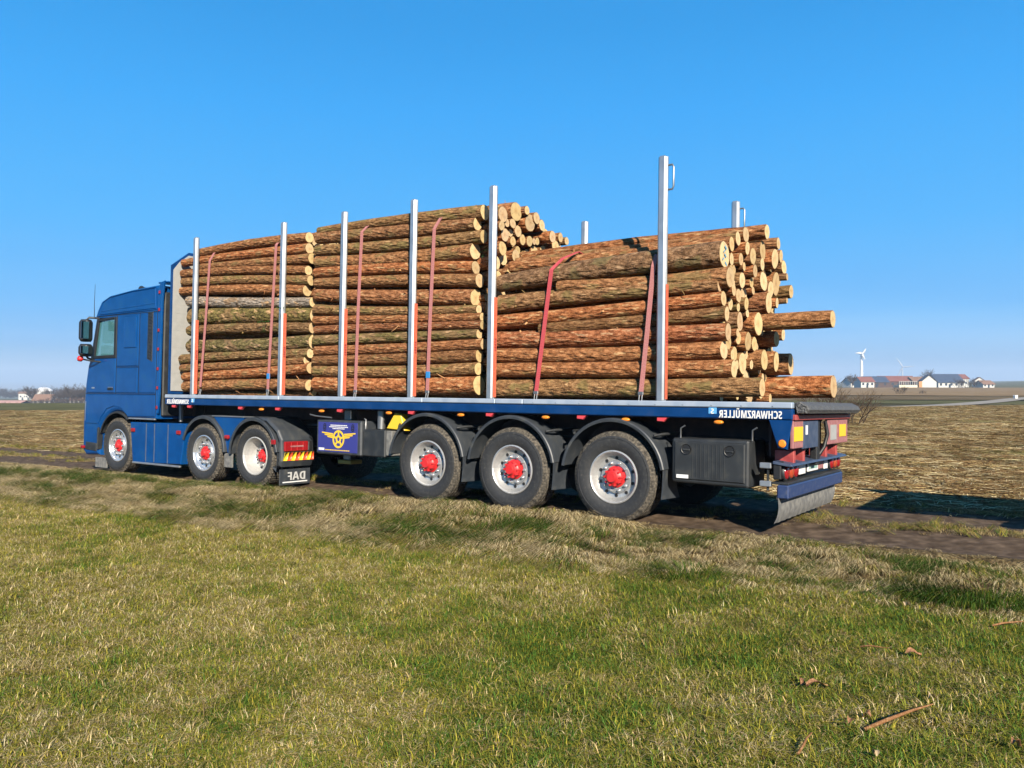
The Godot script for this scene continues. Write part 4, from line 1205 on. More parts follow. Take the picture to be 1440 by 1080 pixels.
	bx(t, "gearbox", Vector3(11.2, 0.35, 0.9), Vector3(12.6, 1.0, 1.6), M.dark, 0.05)
	bx(t, "far_skirt", Vector3(10.7, 0.15, 2.2), Vector3(12.2, 0.87, 2.45), M.blue, 0.02)

# ------------------------------------------------------------------ logs
var log_count := 0
func make_log(sR: float, yR: float, lR: float, rR: float, sF: float, yF: float, lF: float, rF: float, kind: int, label: String, group: String, both := true, sides := 14) -> Node3D:
	log_count += 1
	rng.seed = 1000 + log_count
	var org := Vector3(sR, yR - rR, lR)
	var o := thing("log", label, "log", Transform3D(TB, TO + TB * org), group)
	var len := sF - sR
	var st := mb()
	var rings := []
	var nr := 14 if sides > 10 else 6
	var ph := rng.randf() * TAU
	var bend := rng.randf_range(-0.034, 0.034)
	var bend2 := rng.randf_range(-0.018, 0.018)
	var tone := rng.randf_range(0.78, 1.28)
	var tint := Color(tone * rng.randf_range(0.92, 1.03), tone, tone * rng.randf_range(0.95, 1.3))
	var voff := rng.randf()
	nz.seed = log_count; nz.frequency = 0.01
	for i in nr + 1:
		var u := float(i) / nr
		var c := Vector3(u * len, lerpf(rR, yF - yR + rR, u) + bend * sin(PI * u), lerpf(0.0, lF - lR, u) + bend2 * sin(PI * u))
		var ring := PackedVector3Array()
		for j in sides:
			var a := TAU * j / sides + ph
			var r := lerpf(rR, rF, u) * (1.0 + 0.09 * nz.get_noise_2d(i * 55.0, 400.0 * cos(a) * 0.3 + 90.0 * sin(a)) + 0.03 * cos(2 * a + ph))
			ring.append(c + Vector3(0, sin(a) * r, cos(a) * r))
		rings.append(ring)
	st.set_smooth_group(1)
	for i in nr:
		for j in sides:
			var k := (j + 1) % sides
			var q := [[i, j, j], [i + 1, j, j], [i + 1, k, j + 1], [i, k, j + 1]]
			for e in [0, 1, 2, 0, 2, 3]:
				st.set_color(tint)
				st.set_uv(Vector2(float(q[e][0]) / nr * len / 2.4 + voff, float(q[e][2]) / sides))
				st.add_vertex(rings[q[e][0]][q[e][1]])
	# branch stubs and torn slivers
	if sides > 10:
		for b in rng.randi_range(2, 5):
			var u := rng.randf_range(0.05, 0.95)
			var a := rng.randf() * TAU
			var i := int(u * nr)
			var r := lerpf(rR, rF, u)
			var e := Vector3(rng.randf_range(-0.4, 0.4), sin(a), cos(a)).normalized()
			var c := Vector3(u * len, lerpf(rR, yF - yR + rR, u), 0)
			st.set_color(Color(2.6, 2.6, 2.4) * tone if rng.randf() < 0.5 else tint); st.set_uv(Vector2(0.3, 0.3))
			tube(st, [c + e * r * 0.9, c + e * (r + rng.randf_range(0.008, 0.035))], [0.016, 0.009], 6)
		for b in rng.randi_range(0, 2):
			var u := rng.randf_range(0.1, 0.9)
			var a := rng.randf_range(PI * 0.75, PI * 1.6)
			var r := lerpf(rR, rF, u)
			var e := Vector3(0, sin(a), cos(a))
			var c := Vector3(u * len, lerpf(rR, yF - yR + rR, u), 0) + e * r * 0.98
			var along := Vector3(rng.randf_range(-1, 1), rng.randf_range(-0.5, 0.2), 0).normalized() * rng.randf_range(0.06, 0.22)
			st.set_color(Color(3.0, 2.8, 2.5) * tone); st.set_uv(Vector2(0.3, 0.3))
			tube(st, [c, c + along * 0.5 + e * 0.015, c + along + e * 0.045], [0.007, 0.006, 0.002], 4)
	st.generate_normals()
	part(o, "bark", st.commit(), M.bark[kind])
	for e in (2 if both else 1):
		var ring: PackedVector3Array = rings[0] if e == 0 else rings[-1]
		var c := Vector3.ZERO
		for p in ring: c += p
		c /= ring.size()
		var dx := -0.004 if e == 0 else 0.004
		var slant := rng.randf_range(-0.05, 0.05)
		var slant2 := rng.randf_range(-0.05, 0.05)
		var es := mb(); es.set_smooth_group(-1)
		var spin := rng.randf() * TAU
		var et := rng.randf_range(0.72, 1.12)
		var ec := Color(et, et * rng.randf_range(0.93, 1.0), et * rng.randf_range(0.82, 1.0))
		for j in ring.size():
			var k := (j + 1) % ring.size()
			var tri3 := [c, ring[j] * 0.965 + c * 0.035, ring[k] * 0.965 + c * 0.035] if e == 0 else [c, ring[k] * 0.965 + c * 0.035, ring[j] * 0.965 + c * 0.035]
			var rim := [ring[j], ring[k]]
			var ids := [-1, j, k] if e == 0 else [-1, k, j]
			for q in 3:
				var p: Vector3 = tri3[q]
				var d := p - c
				es.set_color(ec)
				es.set_uv(Vector2(0.5, 0.5) if ids[q] < 0 else Vector2(0.5 + 0.47 * cos(TAU * ids[q] / ring.size() + spin), 0.5 + 0.47 * sin(TAU * ids[q] / ring.size() + spin)))
				es.add_vertex(p + Vector3(dx + d.y * slant + d.z * slant2, 0, 0))
			var A: Vector3 = tri3[1] + Vector3(dx + (tri3[1] - c).y * slant + (tri3[1] - c).z * slant2, 0, 0)
			var B: Vector3 = tri3[2] + Vector3(dx + (tri3[2] - c).y * slant + (tri3[2] - c).z * slant2, 0, 0)
			es.set_color(Color(0.3, 0.2, 0.13)); es.set_uv(Vector2(0.97, 0.5))
			if e == 0: quad(es, A, rim[0], rim[1], B)
			else: quad(es, A, rim[1], rim[0], B)
		es.generate_normals()
		part(o, "cut_end", es.commit(), M.cut[rng.randi() % 4])
	return o

const ORD := ["first", "second", "third", "fourth", "fifth", "sixth", "seventh", "eighth", "ninth", "tenth", "eleventh", "twelfth", "thirteenth", "fourteenth", "fifteenth", "sixteenth", "seventeenth", "eighteenth", "nineteenth", "twentieth"]
const LOOK := ["reddish brown", "brown flecked", "greenish brown", "bare-scarred", "grey barked", "mossy green"]

func gaps(fixed: Array, sd: int, keep: Callable, top: Callable) -> Array:
	var got := []
	var all := fixed.duplicate()
	rng.seed = sd
	for n in 9000:
		var l := rng.randf_range(0.28, 2.3)
		var y := rng.randf_range(1.44, 4.1)
		if not keep.call(l, y): continue
		var r := minf(minf(0.1, y - 1.395), minf(top.call(l) - y, 2.38 - l))
		for c in all:
			r = minf(r, Vector2(l - c[0], y - c[1]).length() - c[2])
			if r < 0.05: break
		if r >= 0.05 and l - r > 0.17:
			all.append([l, y, r]); got.append([l, y, r])
	return got

func build_logs() -> void:
	var S1 := [[10.51, 3.945, 0.075, 7.60, 3.925, 0.085, 0], [10.96, 3.806, 0.072, 7.60, 3.75, 0.088, 3], [10.51, 3.69, 0.06, 7.53, 3.585, 0.088, 1], [10.98, 3.610, 0.078, 7.60, 3.399, 0.076, 0], [10.96, 3.458, 0.075, 7.54, 3.236, 0.080, 2], [11.00, 3.292, 0.078, 7.64, 3.081, 0.094, 0], [10.80, 3.098, 0.095, 7.48, 2.887, 0.080, 4],
		[10.75, 2.812, 0.155, 7.47, 2.680, 0.125, 5], [10.75, 2.559, 0.095, 7.48, 2.477, 0.092, 2], [10.75, 2.282, 0.118, 7.48, 2.265, 0.117, 5], [10.96, 2.050, 0.086, 7.51, 2.080, 0.080, 2], [10.93, 1.885, 0.072, 7.59, 1.970, 0.068, 1], [10.86, 1.725, 0.082, 7.51, 1.850, 0.091, 3], [10.86, 1.552, 0.099, 7.54, 1.578, 0.088, 1]]
	var S2 := [[7.34, 4.0, 0.055, 4.14, 3.908, 0.104, 2], [7.40, 3.905, 0.103, 4.25, 3.764, 0.091, 1], [7.40, 3.698, 0.080, 4.14, 3.579, 0.090, 2], [7.40, 3.515, 0.098, 4.30, 3.403, 0.116, 1], [7.40, 3.342, 0.085, 4.27, 3.169, 0.095, 3], [7.40, 3.179, 0.080, 4.20, 2.990, 0.096, 1], [7.40, 3.000, 0.098, 4.28, 2.770, 0.118, 0], [7.40, 2.767, 0.082, 4.18, 2.596, 0.062, 2],
		[7.40, 2.590, 0.07, 4.12, 2.49, 0.06, 0], [7.37, 2.440, 0.064, 4.11, 2.385, 0.06, 3], [7.40, 2.275, 0.090, 4.17, 2.265, 0.068, 5], [7.37, 2.115, 0.076, 4.10, 2.13, 0.074, 0], [7.40, 1.961, 0.079, 4.18, 1.975, 0.090, 1], [7.40, 1.800, 0.090, 4.19, 1.803, 0.088, 2], [7.40, 1.595, 0.118, 4.21, 1.582, 0.132, 3]]
	var S3 := [[3.86, 2.926, 0.115, 0.83, 3.044, 0.152, 2], [2.93, 2.818, 0.078, 0.75, 2.776, 0.115, 1], [3.86, 2.652, 0.119, 0.85, 2.692, 0.075, 2], [3.86, 2.411, 0.095, 0.81, 2.540, 0.083, 3], [3.19, 2.295, 0.07, 0.77, 2.370, 0.083, 1], [3.86, 2.173, 0.115, 0.76, 2.171, 0.1, 3], [3.86, 1.975, 0.097, 0.81, 1.972, 0.105, 0], [3.86, 1.783, 0.097, 0.69, 1.763, 0.101, 0], [3.86, 1.535, 0.115, 0.38, 1.560, 0.1, 2]]
	var E3 := [[0.47, 3.18, 0.087, 0.82], [0.62, 3.26, 0.083, 0.80], [0.80, 3.33, 0.098, 0.77], [0.50, 3.01, 0.074, 0.83], [0.67, 3.03, 0.076, 0.78], [0.74, 3.16, 0.078, 0.73], [0.91, 3.09, 0.099, 0.72], [1.36, 3.22, 0.118, 0.75], [1.30, 3.43, 0.094, 0.68], [1.59, 3.14, 0.125, 0.67], [1.90, 3.38, 0.077, 0.72],
		[1.81, 3.20, 0.085, 0.66], [2.04, 3.09, 0.093, 0.69], [2.01, 2.96, 0.046, 0.64], [1.29, 3.04, 0.082, 0.73], [0.96, 2.92, 0.077, 0.71], [1.01, 2.79, 0.063, 0.77], [1.34, 2.84, 0.125, 0.73], [1.80, 2.85, 0.157, 0.72], [1.56, 2.76, 0.105, 0.71], [2.23, 2.79, 0.085, 0.65], [0.41, 2.65, 0.073, 0.77],
		[0.53, 2.50, 0.069, 0.85], [0.87, 2.53, 0.080, 0.78], [1.39, 2.58, 0.133, 0.68], [1.59, 2.59, 0.066, 0.64], [2.15, 2.67, 0.038, 0.68], [0.68, 2.31, 0.112, 0.79], [1.16, 2.31, 0.146, 0.73], [1.41, 2.35, 0.107, -0.06], [2.28, 2.35, 0.044, 0.67], [2.00, 2.22, 0.077, 0.68], [0.72, 2.12, 0.076, 0.82],
		[0.91, 2.09, 0.113, 0.77], [1.14, 2.07, 0.087, 0.77], [1.68, 2.15, 0.097, 0.67], [0.68, 1.94, 0.090, 0.85], [0.87, 1.83, 0.134, 0.82], [1.24, 1.88, 0.131, 0.68], [1.58, 1.87, 0.126, 0.64], [1.99, 1.84, 0.140, 0.58], [2.29, 1.52, 0.110, 0.73], [2.03, 1.56, 0.145, 0.07]]
	var E2 := [[0.43, 3.89, 0.112, 3.99], [0.80, 4.00, 0.139, 4.03], [0.97, 4.04, 0.063, 3.96], [1.11, 3.89, 0.128, 4.00], [1.25, 3.98, 0.090, 3.98], [0.38, 3.73, 0.067, 3.97], [0.71, 3.82, 0.069, 4.02], [0.53, 3.63, 0.096, 4.02], [0.93, 3.75, 0.085, 4.08], [0.75, 3.58, 0.069, 4.04], [1.06, 3.65, 0.078, 4.09], [1.21, 3.65, 0.079, 4.07], [1.66, 3.79, 0.119, 4.10], [1.47, 3.92, 0.080, 4.03], [1.61, 3.76, 0.092, 3.93], [2.06, 3.83, 0.076, 4.07], [2.28, 3.81, 0.062, 4.09]]
	var sets := [[S1, "front", "logs of the front stack", []], [S2, "middle", "logs of the middle stack", E2], [S3, "rear", "logs of the rear stack", E3]]
	for si in 3:
		var S: Array = sets[si][0]
		var nm: String = sets[si][1]
		var grp: String = sets[si][2]
		var fixed := []
		for i in S.size():
			var d: Array = S[i]
			var lR: float = 0.115 + d[5]
			var lF: float = 0.115 + d[2]
			var lab := "%s log on the open side of the %s stack, %s from the top" % [LOOK[d[6]], nm, ORD[i]]
			if si == 2 and i == 0: lab = "thickest log of the rear stack with blue spray paint on its cut end"
			var o := make_log(d[3], d[4], lR, d[5], d[0], d[1], lF, d[2], d[6], lab, grp, true, 18)
			if si == 2 and i == 0: spray(o, d[5])
			fixed.append([(lR + lF) * 0.5, (d[1] + d[4]) * 0.5, (d[2] + d[5]) * 0.5])
		var E: Array = sets[si][3]
		var ends := E.duplicate()
		ends.sort_custom(func(a, b): return a[1] > b[1])
		var rows := {}
		for d in ends:
			rng.seed = int(d[0] * 1000 + d[1] * 77)
			var kind: int = [0, 1, 3, 2, 0, 1, 3][rng.randi() % 7]
			var band := int((4.1 - d[1]) / 0.26)
			if not rows.has(band): rows[band] = 0
			var same := 0
			for q in E:
				if int((4.1 - q[1]) / 0.26) == band and q[0] < d[0]: same += 1
			var lvl: String = ORD[band - (2 if si == 2 else 0)]
			var lab := "%s log end, %s stack back, %s tier down, %s from stakes" % [LOOK[kind], nm, lvl, ORD[same]]
			if d[3] < 0.0: lab = "long thin log sticking far out of the back of the rear stack"
			elif si == 2 and d[3] < 0.2: lab = "thick red-barked log reaching past the far rear corner of the deck"
			var L: float = 3.15 if si == 1 else 3.86 - d[3]
			var rf: float = d[2] * rng.randf_range(0.85, 1.1)
			d[1] += ROLL * d[0]
			make_log(d[3], d[1], d[0], d[2], d[3] + L, d[1] + (0.0 if si == 1 else rng.randf_range(-0.05, 0.02)), d[0], rf, kind, lab, grp, true, 14)
			fixed.append([d[0], d[1], (d[2] + rf) * 0.5])
		var topf := [func(l): return 4.05 if l < 1.3 else 4.05 - (l - 1.3) * 0.25, func(l): return 4.08 if l < 1.3 else 4.08 - (l - 1.3) * 0.3, func(l): return 2.95 + 0.22 * l][si] as Callable
		var keepf := [func(l, y): return l < 0.72 or l > 2.05 or y > 3.72, func(l, y): return l < 0.8 or l > 2.05 or (y > 3.2 and y < 3.75), func(l, _y): return l > 0.0][si] as Callable
		var extra := gaps(fixed, 40 + si, keepf, topf)
		for d in extra:
			rng.seed = int(d[0] * 991 + d[1] * 577)
			var inner := "log lying inside the %s stack behind its outer row" % nm
			if si == 2 or si == 1 and d[1] > 2.9:
				var band := int((4.1 - d[1]) / 0.26)
				var same := 0
				for q in extra:
					if int((4.1 - q[1]) / 0.26) == band and (q[0] < d[0] or q[0] == d[0] and q[1] < d[1]): same += 1
				inner = "log filling a gap in the %s stack's back, %s tier down, %s from stakes" % [nm, ORD[band - (2 if si == 2 else 0)], ORD[same]]
			var s0: float = [7.55, 4.08, 0.82][si] + rng.randf_range(-0.06, 0.1)
			var s1: float = [10.85, 7.38, 3.86][si] + rng.randf_range(-0.1, 0.02)
			make_log(s0, d[1], d[0], d[2], s1, d[1], d[0], d[2] * 0.9, rng.randi() % 4, inner, "logs inside the %s stack" % nm, true, 10)

func sprigs() -> void:
	for d in [[8.02, 2.78, 0.05, "green spruce sprig caught on the mossy log beside the second stake"], [8.46, 2.6, 0.06, "drooping green spruce sprig under the blue tagged strap"], [4.1, 3.42, 0.3, "small green spruce sprig behind the middle stack's big cut end"]]:
		rng.seed = int(d[0] * 100)
		var st := mb(); st.set_smooth_group(-1)
		for b in 5:
			var dir := Vector3(rng.randf_range(-1, 1), rng.randf_range(-1, 0.4), -0.25).normalized()
			for k in 34:
				var p := dir * (0.17 * k / 34.0) + Vector3(0, -0.02 * pow(k / 34.0, 2), 0)
				blade(st, p, Vector3(rng.randf_range(-1, 1), 0, rng.randf_range(-1, 1)).normalized(), rng.randf_range(0.3, 1.4), 0.035, 0.004, Color(0.03, 0.075, 0.02) * rng.randf_range(0.6, 1.5))
		var o := part(self, numbered("spruce_sprig"), st, M.grass)
		o.transform = Transform3D(TB, TO + TB * Vector3(d[0], d[1], d[2]))
		tag(o, d[3], "twig", "spruce sprigs among the logs")

func spray(o: Node3D, r: float) -> void:
	var st := mb(); st.set_smooth_group(-1)
	rng.seed = 8
	for k in 5:
		var p := Vector3(-0.014, r + 0.09 - k * 0.045, -0.01 + rng.randf_range(-0.03, 0.03))
		var q := p + Vector3(0, -0.03, 0.055 * (1 if k % 2 == 0 else -1))
		var u := Vector3(0, 0.011, 0.004)
		quad(st, p - u, q - u, q + u, p + u)
	part(o, "paint_mark", st, M.spray)

# ------------------------------------------------------------------ lashing straps
func build_straps() -> void:
	var defs := [
		[[[10.206, 1.54, 0.07], [10.12, 2.7, 0.085], [10.048, 3.75, 0.09], [9.95, 3.98, 0.16], [9.9, 4.07, 0.5], [9.9, 4.08, 1.3], [9.9, 3.85, 2.2], [9.9, 3.6, 2.41], [9.9, 1.5, 2.43]], 0, "faded red strap over the front stack, next to the foremost stake"],
		[[[8.378, 1.47, 0.07], [8.33, 2.7, 0.085], [8.283, 3.86, 0.1], [8.25, 4.0, 0.2], [8.25, 4.07, 0.6], [8.25, 4.05, 1.3], [8.25, 3.8, 2.25], [8.25, 3.5, 2.41], [8.25, 1.5, 2.43]], 1, "pink strap with blue tag over the front stack, before its second stake"],
		[[[6.372, 1.455, 0.07], [6.36, 2.7, 0.085], [6.33, 3.86, 0.1], [6.2, 4.02, 0.18], [6.15, 4.1, 0.5], [6.1, 4.12, 1.3], [6.1, 3.85, 2.25], [6.1, 3.5, 2.41], [6.1, 1.5, 2.43]], 0, "thin faded strap over the middle stack beside the third stake"],
		[[[4.969, 1.464, 0.07], [4.95, 2.6, 0.085], [4.918, 3.75, 0.1], [4.8, 3.98, 0.16], [4.7, 4.09, 0.45], [4.7, 4.14, 1.1], [4.7, 3.95, 2.2], [4.7, 3.5, 2.41], [4.7, 1.5, 2.43]], 1, "pink strap with blue tag over the middle stack beside the fourth stake"],
		[[[3.17, 1.46, 0.06], [3.08, 2.2, 0.07], [2.985, 3.02, 0.09], [2.89, 3.17, 0.2], [2.8, 3.28, 0.42], [2.77, 3.24, 0.6], [2.7, 3.3, 1.6], [2.7, 3.35, 2.3], [2.7, 3.1, 2.42], [2.7, 1.5, 2.44]], 2, "bright red strap leaning across the rear stack, nearest the middle stack"],
		[[[1.729, 1.46, 0.06], [1.66, 2.2, 0.07], [1.6, 2.95, 0.085], [1.58, 3.08, 0.12], [1.56, 3.14, 0.22], [1.5, 3.15, 0.4], [1.4, 3.3, 1.6], [1.4, 3.35, 2.3], [1.4, 3.1, 2.42], [1.4, 1.5, 2.44]], 3, "pink strap over the rear stack beside the tallest looking rear stake"]]
	for d in defs:
		var p0 := Vector3(d[0][0][0], 1.405, d[0][0][2])
		var o := thing("lashing_strap", d[2], "strap", Transform3D(TB, TO + TB * p0), "red lashing straps over the logs")
		var st := mb()
		var rings := []
		for i in d[0].size():
			var q: Array = d[0][i]
			var c := Vector3(q[0], q[1], q[2]) - p0
			var nx: Array = d[0][min(i + 1, d[0].size() - 1)]
			var pv: Array = d[0][max(i - 1, 0)]
			var dir := Vector3(nx[0] - pv[0], nx[1] - pv[1], nx[2] - pv[2]).normalized()
			var wv := (Vector3(1, 0, 0) - dir * dir.x).normalized() * 0.028
			var nv := wv.normalized().cross(dir) * 0.003
			rings.append(PackedVector3Array([c - wv - nv, c + wv - nv, c + wv + nv, c - wv + nv]))
		skin(st, rings, true, -1)
		part(o, "webbing", st, M.strap_bright if d[1] == 2 else M.strap)
		var hk := mb()
		for k in 2:
			var x := -0.018 + k * 0.036
			tube(hk, [Vector3(x, 0.07, 0.0), Vector3(x, 0.0, -0.01), Vector3(x, -0.02, -0.01)], 0.008, 6)
		box(hk, Vector3(-0.035, 0.06, -0.012), Vector3(0.035, 0.1, 0.012), 0.006)
		part(o, "hook", hk, M.steel)
		if d[1] == 1:
			bx(o, "blue_tag", Vector3(-0.036, 0.27, -0.006), Vector3(0.03, 0.36, 0.016), mat(lin(0.02, 0.2, 0.5), 0.6), 0.003)

# ------------------------------------------------------------------ far things
func twigs(st: SurfaceTool, at: Vector3, dir: Vector3, len: float, r: float, depth: int) -> void:
	var e := at + dir * len
	tube(st, [at, (at + e) * 0.5 + Vector3(rng.randf_range(-1, 1), 0, rng.randf_range(-1, 1)) * len * 0.06, e], [r, r * 0.8, r * 0.6], 5 if depth > 1 else 3, false)
	if depth == 0: return
	for k in (4 if depth > 1 else 5):
		var d := (dir + Vector3(rng.randf_range(-0.9, 0.9), rng.randf_range(-0.25, 0.65), rng.randf_range(-0.9, 0.9))).normalized()
		twigs(st, at.lerp(e, rng.randf_range(0.35, 1.0)), d, len * rng.randf_range(0.5, 0.78), r * 0.55, depth - 1)

var tree_cache := {}
func tree(n: String, label: String, cat: String, X: float, Z: float, h: float, kind: int, grp: String, bush := false, y = null) -> void:
	var o := thing(n, label, cat, Transform3D(Basis(Vector3.UP, X * 3.1), Vector3(X, far_land(X, Z) - 0.3 if y == null else y, -Z)), grp)
	o.scale = Vector3.ONE * h
	var key := str(kind) + str(bush)
	if not tree_cache.has(key):
		rng.seed = 300 + kind * 17 + int(bush)
		var st := mb(); tube(st, [Vector3(0, -0.03, 0), Vector3(0.01, 0.15, 0), Vector3(0, 0.34, 0.01)], [0.028, 0.02, 0.015], 7)
		var cr := mb()
		if bush:
			for k in 12:
				var a := rng.randf() * TAU
				twigs(cr, Vector3(cos(a), 0, sin(a)) * rng.randf() * 0.45, Vector3(cos(a) * 0.5, 1, sin(a) * 0.5).normalized(), rng.randf_range(0.3, 0.5), 0.011, 3)
		else:
			for k in 8:
				var a := TAU * k / 8 + rng.randf()
				twigs(cr, Vector3(0, rng.randf_range(0.15, 0.36), 0), Vector3(cos(a) * 0.75, rng.randf_range(0.45, 1.2), sin(a) * 0.75).normalized(), rng.randf_range(0.24, 0.34), 0.011, 4)
		st.generate_normals(); cr.generate_normals()
		tree_cache[key] = [st.commit(), cr.commit()]
	part(o, "trunk" if not bush else "stem", tree_cache[key][0], M.twig)
	part(o, "crown", tree_cache[key][1], M.twig)

func house(n: String, label: String, cat: String, X: float, Z: float, w: float, d: float, h: float, rise: float, turn: float, wall: Material, roof: Material, wins: int, over := 0.5, y = null) -> Node3D:
	var o := thing(n, label, cat, Transform3D(Basis(Vector3.UP, turn), Vector3(X, far_land(X, Z) - 0.3 if y == null else y, -Z)), "buildings in the far country")
	var st := mb(); prism(st, pl([-d / 2, -1.0, -d / 2, h, 0, h + rise, d / 2, h, d / 2, -1.0]), -w / 2, w / 2, 0.05)
	var b := part(o, "wall", st, wall); b.rotation.y = PI / 2
	for s in [-1, 1]:
		var rf := mb()
		var L := Vector2(d / 2 + over, rise * (1 + over * 2 / d))
		prism(rf, pl([0, h + rise + 0.25, s * L.x, h + rise - L.y + 0.25, s * L.x, h + rise - L.y + 0.02, 0, h + rise + 0.02]), -w / 2 - over, w / 2 + over, 0.03)
		var r := part(o, "roof", rf, roof); r.rotation.y = PI / 2
	for s in [-1, 1]:
		for k in wins:
			var x := -w / 2 + w * (k + 0.5) / wins
			bx(o, "window", Vector3(x - 0.6, h * 0.4, s * (d / 2 + 0.02) - 0.04), Vector3(x + 0.6, h * 0.4 + 1.3, s * (d / 2 + 0.02) + 0.04), M.pane, 0.0)
	bx(o, "door", Vector3(-d * 0.12, 0, d / 2 - 0.03), Vector3(-d * 0.12 + 1.2, 2.1, d / 2 + 0.05), M.pane, 0.0)
	return o

func turbine(label: String, X: float, Z: float, hub: float, R: float, ang: float, turn: float, thick: float, faint := false) -> void:
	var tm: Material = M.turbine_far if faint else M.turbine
	var y0 := far_land(X, Z) - 3.0
	var o := thing("wind_turbine", label, "wind turbine", Transform3D(Basis(Vector3.UP, turn), Vector3(X, y0, -Z)), "wind turbines on the horizon")
	var H := hub - y0
	var st := mb(); tube(st, [Vector3.ZERO, Vector3(0, H * 0.5, 0), Vector3(0, H, 0)], [2.6 * thick, 2.1 * thick, 1.5 * thick], 16)
	part(o, "tower", st, tm)
	var na := mb(); box(na, Vector3(-2, H - 2, -4), Vector3(2, H + 2, 5), 0.6); part(o, "nacelle", na, tm)
	var hubm := mb(); tube(hubm, [Vector3(0, H, 4.8), Vector3(0, H, 6.5), Vector3(0, H, 7.5)], [1.8, 1.6, 0.4], 12); part(o, "hub", hubm, tm)
	for k in 3:
		var a := ang + TAU * k / 3
		var e := Vector3(cos(a), sin(a), 0)
		var u := Vector3(-sin(a), cos(a), 0)
		var bl := mb()
		var rings := []
		for q in [[0.0, 0.9, 0.9], [0.2, 2.4, 0.6], [0.6, 1.6, 0.4], [1.0, 0.4, 0.15]]:
			var c: Vector3 = Vector3(0, H, 6.0) + e * R * q[0]
			rings.append(PackedVector3Array([c - u * q[1] * thick, c + Vector3(0, 0, q[2]), c + u * q[1] * 0.6 * thick, c - Vector3(0, 0, q[2])]))
		skin(bl, rings); cap(bl, rings[-1]); part(o, "blade", bl, tm)

